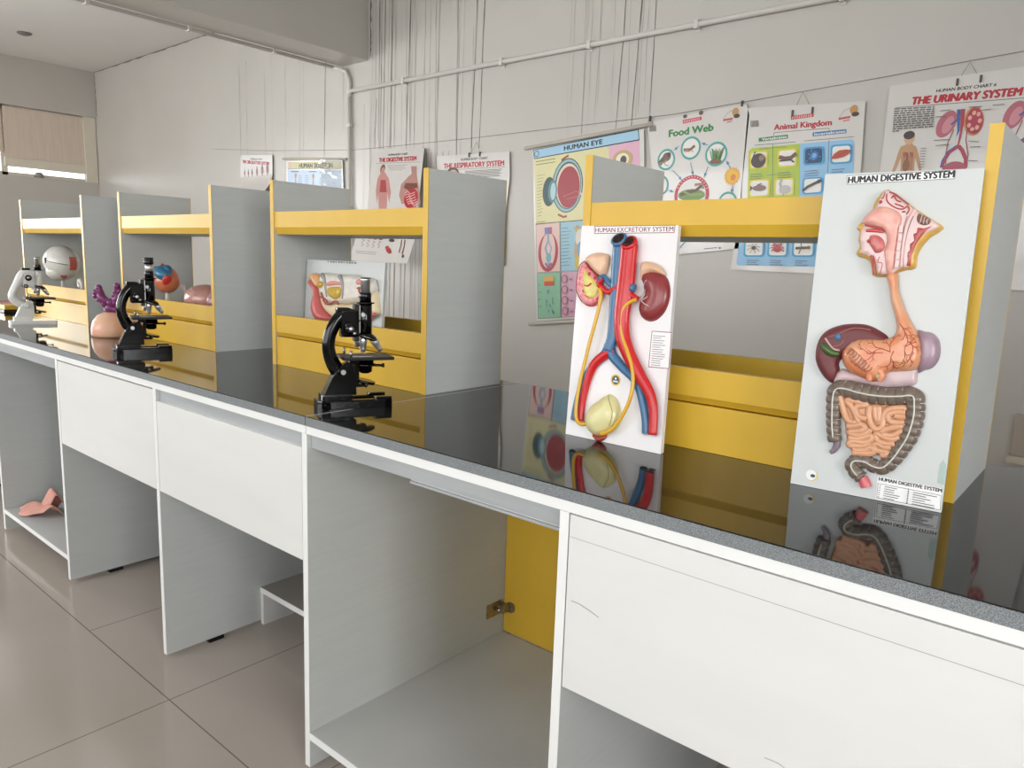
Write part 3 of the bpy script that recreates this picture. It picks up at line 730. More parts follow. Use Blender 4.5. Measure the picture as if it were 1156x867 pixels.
r_ = b.build('red_artery', exc, 'red artery')
for F_, p, rt, cc in ((FE, [(0.1035,0.4078)][0], v_, C_blue), (FE, [(0.1292,0.4009)][0], r_, C_red)):
    b = MB(); o_ = Vector(FE.P(p[0], p[1]+.004, .0135 if rt is v_ else .0165)); d_ = (FE.N*.9+FE.V*.55).normalized()
    b.lathe([(.0165, -.006), (.0172, .002), (.0125, .0035)], cc, o_, d_, 24); b.lathe([(.0126, .0036), (.001, .0036)], C_dark, o_, d_, 24); b.build('cut_opening', rt, 'dark open cut end')
for ps, w_ in (([(0.0213,0.0312),(0.0394,0.0323)], .0075), ([(0.1947,0.0326),(0.2133,0.0333)], .0085)):
    b = MB()
    for p in ps: b.lathe([(w_*.75, .0), (.0005, .0004)], C_dark, FE.P(p[0], p[1]-.0002, .0045), -FE.V, 14)
    b.build('cut_end', exc)
# right (whole) kidney with its adrenal cap
kid = [(0.1592,0.3502),(0.177,0.3525),(0.1969,0.3497),(0.2134,0.3383),(0.2211,0.3163),(0.2194,0.2922),(0.2115,0.2727),(0.1972,0.2578),(0.1799,0.253),(0.1632,0.2605),(0.1558,0.2758),(0.1584,0.2919),(0.1672,0.3065),(0.1616,0.3238),(0.1563,0.3377)]
k1 = Puff(FE, kid, .017, .024, step=.004); b = MB(); k1.mesh(b, C_kid); kd = b.build('kidney', exc, 'whole maroon kidney')
ad = [(0.1558,0.3659),(0.1654,0.3706),(0.1815,0.3684),(0.1978,0.3619),(0.2109,0.3451),(0.1972,0.3463),(0.1794,0.3474),(0.168,0.3417),(0.1588,0.3325),(0.1557,0.3447)]
b = MB(); Puff(FE, ad, .013, .011, base=.004, step=.0035).mesh(b, C_skin); b.build('adrenal_gland', exc, 'peach adrenal cap on the whole kidney')
b = MB(); wv = paint('vein_white', '#D9C9C4')
for pp in ([(0.1537,0.2987),(0.165,0.3081),(0.1745,0.3139)], [(0.1612,0.3062),(0.1677,0.3223),(0.1749,0.3314)], [(0.1565,0.29),(0.1702,0.2944),(0.1817,0.3003)], [(0.1644,0.2923),(0.175,0.2859),(0.1873,0.2814)]):
    on_board(b, FE, pp, [.0013, .001, .0006], wv, n0=.001, seg=6, hf=k1.h)
b.build('vessel_branches', kd, 'pale vessel branches')
# left (sectioned) kidney
kid2 = [(0.0212,0.3658),(0.0361,0.3514),(0.0551,0.3373),(0.0652,0.323),(0.0713,0.3049),(0.0681,0.2919),(0.0562,0.2783),(0.0412,0.2737),(0.0224,0.2818),(0.0095,0.2979),(0.0043,0.3164),(0.0055,0.3391),(0.0106,0.358)]
k2 = Puff(FE, kid2, .013, .008, step=.004); b = MB(); k2.mesh(b, C_pink); kd2 = b.build('kidney', exc, 'sectioned kidney, pink rind around a yellow core')
core = [(0.025,0.3491),(0.035,0.3383),(0.0518,0.326),(0.0639,0.3137),(0.0609,0.2989),(0.0486,0.289),(0.0326,0.2936),(0.0242,0.3099),(0.0221,0.3322)]
b = MB(); Puff(FE, core, .002, .004, base=.013, step=.004).mesh(b, C_medy); b.build('kidney_core', kd2, 'yellow core')
b = MB(); rim_m = paint('kidney_rim', '#B23B46')
for i in range(13):
    a = 2*PI*i/13+.3; c0 = core[0]; cx = sum(p[0] for p in core)/len(core); cy = sum(p[1] for p in core)/len(core)
    on_board(b, FE, [(cx+.0135*math.cos(a), cy+.019*math.sin(a)), (cx+.0185*math.cos(a), cy+.0262*math.sin(a))], [.0022, .0034], rim_m if i % 2 else paint('pyramid_pink', '#E98C8E'), n0=.0135, seg=8, flat=.35, k=2)
on_board(b, FE, kid2+kid2[:1], .0014, paint('kidney_rind_red', '#A62A36'), n0=.010, seg=6, k=3)
on_board(b, FE, [(0.0457,0.3202),(0.0373,0.3143),(0.0282,0.3157)], [.002, .0016, .0008], C_red, n0=.0155, seg=6)
b.build('pyramids', kd2, 'red and pink pyramids')
ad2 = [(0.021,0.3677),(0.0269,0.3772),(0.0418,0.3849),(0.0616,0.3853),(0.0773,0.3801),(0.0788,0.3637),(0.074,0.3453),(0.0662,0.3359),(0.0549,0.3391),(0.0383,0.3514)]
b = MB(); Puff(FE, ad2, .017, .012, base=.002, step=.004).mesh(b, C_skin); b.build('adrenal_gland', exc, 'peach adrenal cap on the sectioned kidney')
b = MB()
for dx, dy in ((0, .001), (.002, -.003), (-.001, -.006)):
    q = [(0.0689,0.3305)][0]; b.ell(FE.P(q[0]+dx, q[1]+dy, .016), (.0045, .0045, .0045), C_blue if dx == 0 else C_red)
b.build('kidney_hilum', exc, 'red and blue vessel stumps at the sectioned kidney')
# ureters
b = MB(); on_board(b, FE, [(0.0664,0.3102),(0.0723,0.294),(0.0655,0.2496),(0.0545,0.2026),(0.047,0.1649),(0.038,0.1175),(0.033,0.0759),(0.0335,0.0462),(0.0394,0.0323),(0.051,0.0287),(0.0617,0.0323)], [.0048, .0044, .0042]+[.0041]*8, C_yel, n0=.016, seg=10); b.build('ureter', exc, 'thin yellow ureter on the left')
b = MB(); on_board(b, FE, [(0.1584,0.2919),(0.1446,0.2875),(0.1295,0.2723),(0.1266,0.247),(0.1323,0.2189),(0.1474,0.1884),(0.1602,0.1597),(0.1649,0.1304),(0.1617,0.0982),(0.1484,0.0644),(0.1302,0.0365),(0.1125,0.0227),(0.1001,0.0187)], [.0036, .004, .0044]+[.0042]*7+[.0044, .005, .0055], C_yel, n0=.019, seg=10); b.build('ureter', exc, 'thin yellow ureter on the right')
# bladder
bl_ = [(0.1055,0.0991),(0.1188,0.092),(0.1284,0.0791),(0.1342,0.0621),(0.1299,0.04),(0.1166,0.0252),(0.0985,0.013),(0.0793,0.0096),(0.0633,0.016),(0.053,0.0308),(0.0533,0.0512),(0.0627,0.0692),(0.079,0.0826),(0.0931,0.0938)]
b = MB(); Puff(FE, bl_, .026, .028, step=.0045).mesh(b, C_blad); bd = b.build('bladder', exc, 'cream bladder')
b = MB(); Puff(FE, [(0.0701,0.0135),(0.088,0.0094),(0.1046,0.0159),(0.1012,0.0072),(0.0931,0.0012),(0.0824,0.0001),(0.0753,0.0053)], .012, .007, base=.003, step=.0035).mesh(b, paint('bladder_neck_red', '#A8402F')); b.build('bladder_neck', exc, 'dull red bladder neck')
b = MB(); hfb = Puff(FE, bl_, .026, .028, step=.0045)
on_board(b, FE, [(0.1056,0.0974),(0.1155,0.0826),(0.1234,0.0658),(0.1227,0.0496),(0.1177,0.0362)], .0005, K_black, n0=.0003, seg=6, hf=hfb.h); b.build('seam_line', bd, 'dark seam line')

# ================================================================== DIGESTIVE SYSTEM BOARD
DW, DH = .2256, .5207
dig = thing('anatomy_board', 'tall pale grey model board titled HUMAN DIGESTIVE SYSTEM leaning on the right-hand shelf panel', 'anatomy model', tuple(FD.P(.11, 0, 0)))
board_body(FD, DW, DH, .012, M_boardg).build('board', dig)
A = Art(FD)
A.poly([(0.0339,0.5171),(0.1883,0.5198),(0.1886,0.5062),(0.0355,0.5025)], K_black); A.poly([(0.0346,0.5164),(0.1877,0.5191),(0.188,0.5069),(0.0361,0.5032)], K_paper)
A.text('HUMAN DIGESTIVE SYSTEM', [(0.0372,0.5048),(0.1872,0.5087),(0.037,0.5154)], K_black, .03)
A.part('title_label', dig, 'white title label with heavy black lettering')
A = Art(FD)
A.poly([(0.1326,0.0385),(0.2228,0.0372),(0.2248,0.0025),(0.1333,0.0019)], K_paper)
A.text('HUMAN DIGESTIVE SYSTEM', [(0.1348,0.032),(0.2228,0.0313),(0.1347,0.0376)], K_black, .03)
A.poly([(0.134,0.0276),(0.2228,0.0269),(0.2243,0.0035),(0.1343,0.0033)], ink('#55554F')); A.poly([(0.1348,0.0269),(0.2223,0.0261),(0.2236,0.0044),(0.1349,0.0043)], K_paper)
q = [(0.1367,0.0242),(0.2214,0.0231),(0.1361,0.0061),(0.2221,0.0053)]
for col_, (s0, s1) in enumerate(((.0, .42), (.48, .98))):
    for i in range(6):
        t_ = i/5
        def L_(s): return (q[0][0]*(1-t_)*(1-s)+q[1][0]*(1-t_)*s+q[2][0]*t_*(1-s)+q[3][0]*t_*s, q[0][1]*(1-t_)*(1-s)+q[1][1]*(1-t_)*s+q[2][1]*t_*(1-s)+q[3][1]*t_*s)
        A.line([L_(s0), L_(s0+.025)], .0011, K_black); A.line([L_(s0+.09), L_(s0+.09+(s1-s0-.09)*random.uniform(.4, .95))], .0011, ink('#4A4A48'))
for p in ([(0.1782,0.0286),(0.1784,0.0038)],): A.line(p, .0006, K_black)
A.part('legend_label', dig, 'printed parts list at the lower right')
A = Art(FD); c_ = [(0.0337,0.0196)][0]
A.ell(c_, .008, .0085, ink('#E2C22B')); A.ell((c_[0]-.002, c_[1]+.001), .0085, .0085, ink('#E8E8E4')); A.ell((c_[0]+.001, c_[1]), .004, .0028, ink('#2A3B45')); A.part('round_sticker', dig, 'half-peeled yellow round sticker')
A = Art(FD); mk = ink('#A9BDB4'); p = [(0.2154,0.0446),(0.2252,0.0425),(0.224,0.0751),(0.2198,0.0812),(0.2158,0.0736)]; A.tri(p, mk); A.part('smudge', dig, 'faint green smudge near the lower right corner')

G_cream = paint('section_yellow', '#D8A951', var=.15, vscale=(60, 60, 60)); G_pink = paint('section_pink', '#E6B9B4'); G_pal = paint('palate_pink', '#D8968A', var=.15, vscale=(50, 50, 50), var2='#E4AFA0'); G_white = paint('bone_white', '#DCBFBC')
G_red = paint('muscle_red', '#B0413F'); G_tongue = paint('tongue_red', '#CC6E6A', var=.2, vscale=(90, 90, 90)); G_brown = paint('cerebellum_brown', '#7C5A48')
head = [(0.0985,0.4928),(0.0878,0.4847),(0.0802,0.4709),(0.0779,0.4554),(0.0673,0.4442),(0.0603,0.4357),(0.0595,0.4299),(0.064,0.4257),(0.0633,0.42),(0.0629,0.4114),(0.0665,0.4029),(0.0622,0.3928),(0.067,0.3858),(0.0766,0.3832),(0.0838,0.3777),(0.089,0.3665),(0.09,0.3567),(0.102,0.3543),(0.1185,0.3564),(0.1267,0.3622),(0.1387,0.3668),(0.1508,0.37),(0.1513,0.3878),(0.1558,0.403),(0.1662,0.4181),(0.1827,0.4316),(0.1696,0.4424),(0.1487,0.4561),(0.1245,0.4742)]
hp = Puff(FD, head, .013, .006, step=.006, smooth=2); b = MB(); hp.mesh(b, G_cream); hd = b.build('head_section', dig, 'ochre-edged section through a head')
inner = [(0.0988,0.49),(0.0921,0.4804),(0.085,0.4624),(0.0823,0.4512),(0.0693,0.4385),(0.0727,0.4314),(0.068,0.4257),(0.0685,0.4086),(0.0724,0.3973),(0.0691,0.3916),(0.0801,0.3875),(0.0899,0.3821),(0.0966,0.3682),(0.099,0.3584),(0.1194,0.3592),(0.1264,0.365),(0.1347,0.3695),(0.142,0.3711),(0.1417,0.3849),(0.147,0.4042),(0.1597,0.4221),(0.1778,0.433),(0.1518,0.4506),(0.125,0.4701)]
b = MB(); Puff(FD, inner, .0016, .003, base=.0128, step=.006, smooth=2).mesh(b, G_white); b.build('skull_bone', hd, 'pale pink bone area')
pal = [(0.0678,0.4399),(0.0733,0.4498),(0.0827,0.4596),(0.0952,0.4636),(0.1084,0.4607),(0.1205,0.4536),(0.1255,0.4426),(0.1235,0.426),(0.123,0.408),(0.1227,0.3872),(0.1225,0.3663),(0.1129,0.3603),(0.1084,0.3784),(0.1054,0.3937),(0.1074,0.4106),(0.1019,0.4259),(0.0882,0.4328),(0.0722,0.4357)]
b = MB(); Puff(FD, pal, .006, .009, base=.0135, step=.005, smooth=3).mesh(b, G_pal); b.build('nasal_and_throat_cavity', hd, 'salmon nasal cavity and throat')
ton = [(0.0821,0.4173),(0.0924,0.4188),(0.1022,0.4119),(0.106,0.4007),(0.1017,0.3923),(0.0928,0.3907),(0.0867,0.399),(0.082,0.406)]
b = MB(); Puff(FD, ton, .004, .006, base=.0138, step=.004, smooth=3).mesh(b, G_tongue); b.build('tongue', hd, 'red tongue')
b = MB()
on_board(b, FD, [(0.0724,0.4342),(0.0858,0.4314),(0.0991,0.4287),(0.1062,0.4217)], [.0012, .0018, .002, .001], G_red, n0=.0155, seg=6)
on_board(b, FD, [(0.0759,0.4257),(0.089,0.4258),(0.1022,0.4231)], [.0022, .003, .0015], paint('palate_red', '#C4524E'), n0=.015, seg=6)
b2 = MB(); b2.ell(FD.P(*[(0.0817,0.4088)][0], .0165), (.0028, .0028, .0028), G_red); b2.build('mouth_spot', hd); b2 = MB(); b2.ell(FD.P(*[(0.0919,0.4707)][0], .0145), (.0026, .0026, .0026), G_red); b2.build('sinus_spot', hd)
on_board(b, FD, [(0.0967,0.4859),(0.095,0.4776),(0.0926,0.4762)], [.0005, .001, .0012], G_red, n0=.0148, seg=6)
b.build('palate_muscle', hd, 'dark red palate lines'); b = MB(); on_board(b, FD, [(0.0868,0.3863),(0.0909,0.3723),(0.0939,0.3568)], [.0015, .0014, .0012], G_red, n0=.0145, seg=6)
on_board(b, FD, [(0.0907,0.3864),(0.0948,0.3724),(0.0978,0.357)], [.0009, .0009, .0009], G_red, n0=.0148, seg=6)
on_board(b, FD, [(0.0999,0.3852),(0.0983,0.3767),(0.105,0.3741),(0.103,0.3572)], .0006, G_red, n0=.0148, seg=5)
b.build('mouth_details', hd, 'dark red mouth and neck muscles')
b = MB()
for pp in ([(0.0995,0.4831),(0.1006,0.4733),(0.1065,0.4663),(0.116,0.4606),(0.1249,0.4591),(0.1307,0.4632),(0.1338,0.4576),(0.1308,0.4508)], [(0.1067,0.476),(0.11,0.4801),(0.1146,0.473),(0.1212,0.4702)], [(0.1031,0.4858),(0.111,0.4828),(0.122,0.4743),(0.1329,0.4659)], [(0.1127,0.4675),(0.1205,0.4647),(0.1259,0.4618)]):
    on_board(b, FD, pp, .0011, G_red, n0=.0148, seg=6)
b.ell(FD.P(*[(0.1266,0.455)][0], .0148), (.003, .0016, .0014), G_brown)
b.build('brain_folds', hd, 'thin red brain folds')
b = MB()
on_board(b, FD, [(0.1423,0.4589),(0.1354,0.4425),(0.1323,0.426),(0.1312,0.4012),(0.1322,0.3694)], [.0025, .0032, .003, .0026, .0024], G_pink, n0=.0145, seg=8)
on_board(b, FD, [(0.141,0.448),(0.1374,0.4357),(0.1344,0.4178),(0.1332,0.3943),(0.1347,0.3695)], .0006, paint('nerve_grey', '#7D6A70'), n0=.0152, seg=5)
on_board(b, FD, [(0.1324,0.448),(0.13,0.4357),(0.1291,0.4205)], .0005, paint('nerve_grey', '#7D6A70'), n0=.0165, seg=5)
b.build('spinal_cord', hd)
for i in range(5):
    q = [(0.1259,0.4274),(0.1261,0.4136),(0.1258,0.3997),(0.126,0.3858),(0.1261,0.3734)][i]; b = MB()
    b.prism([(q[0]-.0028, q[1]-.005), (q[0]+.0026, q[1]-.005), (q[0]+.003, q[1]+.005), (q[0]-.0024, q[1]+.005)], FD.P, G_white, .013, .0185)
    b.build('vertebra', hd)
cb = [(0.1467,0.452),(0.1569,0.4479),(0.1648,0.4424),(0.1631,0.4357),(0.1548,0.4343),(0.1468,0.4398)]
b = MB(); Puff(FD, cb, .003, .004, base=.014, step=.004, smooth=3).mesh(b, G_brown)
for pp in ([(0.1508,0.437),(0.1524,0.4452),(0.153,0.4506)], [(0.1558,0.4357),(0.1563,0.4425),(0.1571,0.4465)], [(0.1607,0.4357),(0.1601,0.4411),(0.1622,0.4438)]): on_board(b, FD, pp, .0006, G_white, n0=.0172, seg=5)
b.build('cerebellum', hd, 'brown cerebellum')
b = MB(); G_mu = paint('neck_muscle', '#BE5650', var=.2, vscale=(120, 120, 120))
Puff(FD, [(0.1477,0.4316),(0.1576,0.4302),(0.1693,0.4343),(0.1584,0.4234),(0.1492,0.407),(0.1439,0.3877),(0.1445,0.3712),(0.1394,0.3724),(0.1407,0.3835),(0.1374,0.3903),(0.1418,0.3959),(0.1395,0.4055),(0.1451,0.411),(0.1428,0.4206),(0.1474,0.4234)], .002, .002, base=.0138, step=.004, smooth=0).mesh(b, G_mu); b.build('neck_muscle', hd, 'red zigzag-edged neck muscle')

# liver, spleen, pancreas behind the stomach
b = MB(); C_liver = mat('liver_brown', '#6A2C2E', .5, coat=.05)
liver = [(0.0181,0.215),(0.0174,0.2343),(0.0225,0.2525),(0.0338,0.2652),(0.0522,0.274),(0.0721,0.2777),(0.0921,0.2771),(0.1099,0.27),(0.1239,0.2599),(0.1218,0.2442),(0.1037,0.2311),(0.0708,0.2277),(0.0559,0.2146),(0.0578,0.1972),(0.0527,0.1805),(0.0461,0.1782),(0.0339,0.187),(0.0239,0.2007)]
lp = Puff(FD, liver, .014, .012, step=.005, smooth=3); lp.mesh(b, C_liver); lv = b.build('liver', dig, 'dark maroon liver')
b = MB()
for pp in ([(0.0366,0.2523),(0.0473,0.2561),(0.073,0.2699),(0.0996,0.2692)], [(0.0397,0.2364),(0.0558,0.2408),(0.0618,0.2487)]): on_board(b, FD, pp, .0009, paint('liver_line', '#A56A68'), n0=.0008, seg=5, hf=lp.h)
b.ell(FD.P(*[(0.0517,0.2536)][0], .0145), (.005, .003, .006), C_blue); on_board(b, FD, [(0.0326,0.2504),(0.0391,0.2422),(0.0469,0.2341),(0.0567,0.2322)], .0016, paint('duct_pink', '#C9A6A8'), n0=.001, seg=6, hf=lp.h)
b.build('liver_vessels', lv, 'pale ducts and a blue vessel')
b = MB(); on_board(b, FD, [(0.028,0.2412),(0.0359,0.2331),(0.0463,0.2267),(0.0574,0.2264)], [.003, .0065, .006, .003], paint('gall_green', '#3F5A25'), n0=.0155, seg=10); b.build('gall_bladder', dig, 'dark green gall bladder')
b = MB(); Puff(FD, [(0.1629,0.2702),(0.1736,0.2732),(0.1846,0.272),(0.1939,0.2633),(0.1979,0.2487),(0.1973,0.2323),(0.1903,0.2193),(0.18,0.214),(0.1692,0.2128)], .016, .018, step=.005, smooth=3).mesh(b, paint('spleen_purple', '#8C7380', var=.25, vscale=(50, 50, 12), var2='#A68C98')); b.build('spleen', dig, 'greyish purple spleen')
b = MB(); Puff(FD, [(0.0482,0.1843),(0.0599,0.2033),(0.0766,0.1994),(0.1068,0.2028),(0.1377,0.2148),(0.1698,0.2184),(0.1713,0.2047),(0.1703,0.1907),(0.1536,0.1845),(0.1262,0.1796),(0.096,0.1815),(0.069,0.1825),(0.0549,0.1734)], .009, .01, step=.005, smooth=3).mesh(b, paint('pancreas_pink', '#CBB2B4', var=.1, vscale=(60, 60, 60))); b.build('pancreas', dig, 'pale pink tissue below the stomach')
# oesophagus and stomach
C_stom = paint('stomach_orange', '#DBA27C', var=.12, vscale=(25, 25, 25), var2='#D9835A')
stom = [(0.111,0.3603),(0.1268,0.3609),(0.1307,0.3374),(0.1395,0.3142),(0.149,0.2954),(0.158,0.2809),(0.1684,0.2652),(0.1756,0.2438),(0.1752,0.2245),(0.168,0.2126),(0.1511,0.2079),(0.1325,0.2044),(0.1236,0.192),(0.1138,0.1865),(0.1045,0.1883),(0.0867,0.1933),(0.071,0.2016),(0.0613,0.2151),(0.0596,0.231),(0.0664,0.2433),(0.0802,0.2532),(0.1009,0.2572),(0.1203,0.2575),(0.1324,0.2635),(0.1348,0.2763),(0.1303,0.2941),(0.123,0.3146),(0.1181,0.3368)]
sp_ = Puff(FD, stom, .021, .018, base=.004, step=.005, smooth=3); b = MB(); sp_.mesh(b, C_stom); sm_ = b.build('stomach', dig, 'orange stomach with its gullet')
b = MB(); G_ves = paint('stomach_vessel', '#B04A2E')
def twig(a, ang, L, w, d):
    p1 = (a[0]+L*math.cos(ang), a[1]+L*math.sin(ang)); mid = ((a[0]+p1[0])/2+random.uniform(-1, 1)*L*.12, (a[1]+p1[1])/2+random.uniform(-1, 1)*L*.12)
    if not inside(p1, sp_.o): return
    on_board(b, FD, [a, mid, p1], w, G_ves, n0=.0004, seg=5, k=2, hf=sp_.h)
    if d:
        for s_ in (-1, 1): twig(p1 if s_ < 0 else mid, ang+s_*random.uniform(.4, .8), L*.62, w*.75, d-1)
s0 = [(0.1328,0.2368),(0.1377,0.2387),(0.1228,0.2344),(0.153,0.2472),(0.164,0.2372),(0.1405,0.2823),(0.1493,0.2705),(0.1393,0.2234),(0.1583,0.256)]
for p, aa, LL in zip(s0, (2.9, 4.6, 3.3, .6, 4.3, -.9, -1.1, 4.9, 5.2), (.022, .018, .022, .016, .014, .014, .012, .012, .012)): twig(p, aa, LL, .0007, 3)
twig(s0[0], 1.6, .016, .0006, 3); twig(s0[3], 4.8, .016, .0006, 3)
b.build('blood_vessels', sm_, 'fine dark red vessel branches')
b = MB(); lens_ = [(0.0705,0.2306),(0.0751,0.2383),(0.0861,0.235),(0.0979,0.2248),(0.107,0.2129),(0.1094,0.2031),(0.1005,0.2007),(0.0866,0.2063),(0.0748,0.2166)]
Puff(FD, lens_, .003, .005, base=.0225, step=.004, smooth=3).mesh(b, paint('stomach_lining', '#D08A64', var=.35, vscale=(160, 160, 60), var2='#9B5A38'))
G_fold = paint('lining_fold', '#A8684A')
for i in range(9):
    q = [(0.0744,0.2324),(0.1065,0.2057)]; t_ = i/8; a = (q[0][0]+(q[1][0]-q[0][0])*t_, q[0][1]+(q[1][1]-q[0][1])*t_)
    on_board(b, FD, [(a[0]-.004, a[1]-.005+.003*math.sin(i)), (a[0]+.001, a[1]), (a[0]+.003, a[1]+.005)], .0008, G_fold, n0=.0258, seg=5, k=3)
b.build('opened_stomach_lining', sm_, 'cut-open window with wrinkled lining')
b = MB(); on_board(b, FD, [(0.1071,0.1886),(0.1071,0.2),(0.113,0.2064),(0.1208,0.2059),(0.1242,0.1978),(0.1212,0.1903)], [.004, .005, .005, .005, .005, .004], C_stom, n0=.020, seg=10); b.ell(FD.P(*[(0.1185,0.1971)][0], .021), (.0035, .003, .0045), paint('duodenum_opening', '#B9A078')); b.build('duodenum', dig, 'small orange duodenum loop')
# small intestine
C_int = paint('intestine_peach', '#D9A07A', var=.1, vscale=(40, 40, 40)); C_intb = paint('intestine_base', '#CD9468')
si = [(0.0631,0.1612),(0.1056,0.154),(0.1605,0.156),(0.1623,0.1395),(0.1589,0.1136),(0.1425,0.0897),(0.1391,0.0734),(0.1221,0.0746),(0.0947,0.0711),(0.0842,0.0927),(0.0786,0.1196),(0.0674,0.1472)]
SC = (sum(p[0] for p in si)/len(si), sum(p[1] for p in si)/len(si)); si = [((a-SC[0])*1.13+SC[0], (c_-SC[1])*1.06+SC[1]) for a, c_ in si]
b = MB(); Puff(FD, si, .008, .008, step=.006, smooth=2).mesh(b, C_intb)
def spread(p): return [((a-SC[0])*1.13+SC[0], (c_-SC[1])*1.06+SC[1]) for a, c_ in p]
CO = [[(0.0685,0.158),(0.0736,0.1453),(0.0791,0.1299),(0.0851,0.1201),(0.0976,0.1193),(0.094,0.1295),(0.0877,0.1419),(0.0794,0.1501),(0.0916,0.1518),(0.1066,0.1486),(0.0926,0.1426),(0.0965,0.1298),(0.109,0.1264)],
      [(0.1115,0.148),(0.1106,0.1346),(0.1144,0.1219),(0.1213,0.1137),(0.1293,0.1176),(0.1292,0.1295),(0.1315,0.1403),(0.138,0.1465),(0.1539,0.1501),(0.1576,0.1481)],
      [(0.1176,0.1475),(0.1189,0.1358),(0.1239,0.1234),(0.1236,0.1365),(0.1223,0.1482)],
      [(0.1569,0.1441),(0.1432,0.1421),(0.1356,0.1357),(0.1388,0.1283),(0.1494,0.1274),(0.1573,0.1299)], [(0.1437,0.1369),(0.1531,0.137),(0.1576,0.1377)],
      [(0.0836,0.1117),(0.0933,0.1133),(0.1027,0.1174),(0.1082,0.1116),(0.099,0.1062),(0.087,0.1029),(0.0997,0.0996),(0.1113,0.1055),(0.1154,0.1128)],
      [(0.0879,0.0949),(0.1003,0.0943),(0.1141,0.102),(0.1193,0.0989),(0.1105,0.0907),(0.0933,0.0905),(0.0904,0.0833),(0.1063,0.0847),(0.1177,0.0919)],
      [(0.0948,0.0773),(0.1094,0.0785),(0.1184,0.0854),(0.1237,0.081),(0.1194,0.0763),(0.1074,0.0742),(0.0953,0.0728)],
      [(0.1569,0.1233),(0.1455,0.1202),(0.1344,0.1145),(0.1303,0.1086),(0.1423,0.1066),(0.1531,0.1149),(0.1563,0.118)],
      [(0.154,0.1073),(0.1429,0.1015),(0.1307,0.1047),(0.1233,0.1061),(0.1255,0.0972),(0.1366,0.0939),(0.1482,0.0958)],
      [(0.1441,0.0899),(0.1348,0.0883),(0.1273,0.0923),(0.1216,0.0886),(0.1272,0.0817),(0.1367,0.082),(0.1406,0.0788),(0.1314,0.0758)]]
for pp in CO: on_board(b, FD, spread(pp), .0054, C_int, n0=.0092, seg=8, k=4, flat=.7)
b.build('small_intestine', dig, 'coiled peach small intestine')
# large intestine
C_col = paint('colon_brown', '#74665A', var=.15, vscale=(60, 60, 60)); C_tae = paint('colon_band', '#D9D5CA')
cp = [(0.064,0.0828),(0.0607,0.0972),(0.0579,0.1158),(0.0563,0.1347),(0.0553,0.1536),(0.0578,0.168),(0.0695,0.1717),(0.0923,0.1679),(0.1119,0.1665),(0.131,0.167),(0.1518,0.1698),(0.1698,0.173),(0.1736,0.1594),(0.1748,0.1442),(0.1731,0.1259),(0.169,0.1072),(0.1608,0.0876),(0.1522,0.0704),(0.1408,0.0556),(0.1278,0.054),(0.1127,0.0591),(0.0981,0.0577),(0.0941,0.0489),(0.1002,0.0393),(0.1101,0.0318)]
pr = cat_rom([(a, c2) for a, c2 in cp], 8)
dd = [0]
for i in range(1, len(pr)): dd.append(dd[-1]+math.hypot(pr[i][0]-pr[i-1][0], pr[i][1]-pr[i-1][1]))
rad = []; cons = []; per = .0125
def cbase(s): t_ = s/dd[-1]; return .0112+.0046*math.exp(-((t_-.31)/.13)**2)+.0028*math.exp(-((t_-.6)/.18)**2)
pp = []; s = 0
while s < dd[-1]:
    i = max(j for j in range(len(dd)) if dd[j] <= s); i = min(i, len(pr)-2); t_ = (s-dd[i])/(dd[i+1]-dd[i]+1e-9)
    pp.append((pr[i][0]+(pr[i+1][0]-pr[i][0])*t_, pr[i][1]+(pr[i+1][1]-pr[i][1])*t_, s)); s += .0012
b = MB(); b.tube([FD.P(a, c2, .0055) for a, c2, s in pp], [cbase(s)*(.82+.2*abs(math.sin(PI*s/per))**.45) for a, c2, s in pp], C_col, 14, flat=(.85, FD.N))
cl_ = b.build('large_intestine', dig, 'dark brown segmented large intestine')
b = MB(); b.tube([FD.P(a, c2, .0058+cbase(s)*.86) for a, c2, s in pp[6:-5:3]], .0012, C_tae, 6)
b.build('muscle_band', cl_, 'white band along the large intestine')
b = MB(); k = 1
while k*per < dd[-1]-.004:
    i = min(int(k*per/.0012), len(pp)-2); a, c2, s = pp[i]; dx, dy = pp[i+1][0]-pp[i-1][0], pp[i+1][1]-pp[i-1][1]; L_ = math.hypot(dx, dy); nx, ny = -dy/L_, dx/L_; R_ = cbase(s)*.86
    for sg in (-1, 1):
        b.tube([FD.P(a+nx*R_*math.sin(th)*sg, c2+ny*R_*math.sin(th)*sg, .0057+R_*.86*math.cos(th)) for th in (.75, 1.0, 1.3, 1.5)], [.0003, .0006, .0007, .0007], C_tae, 5)
    k += 1
b.build('segment_creases', cl_, 'short pale crease marks')
b = MB(); on_board(b, FD, [(0.1114,0.0334),(0.1151,0.0261),(0.1186,0.0183)], [.0075, .0085, .0085], paint('rectum_pink', '#D0666A'), n0=.006, seg=12)
b.build('rectum', dig, 'pink rectum')
b = MB(); on_board(b, FD, [(0.0667,0.086),(0.0667,0.0764),(0.0631,0.0676),(0.0584,0.0635)], [.006, .0055, .004, .003], paint('appendix_mauve', '#83737F'), n0=.0045, seg=10); b.build('appendix', dig, 'mauve appendix')

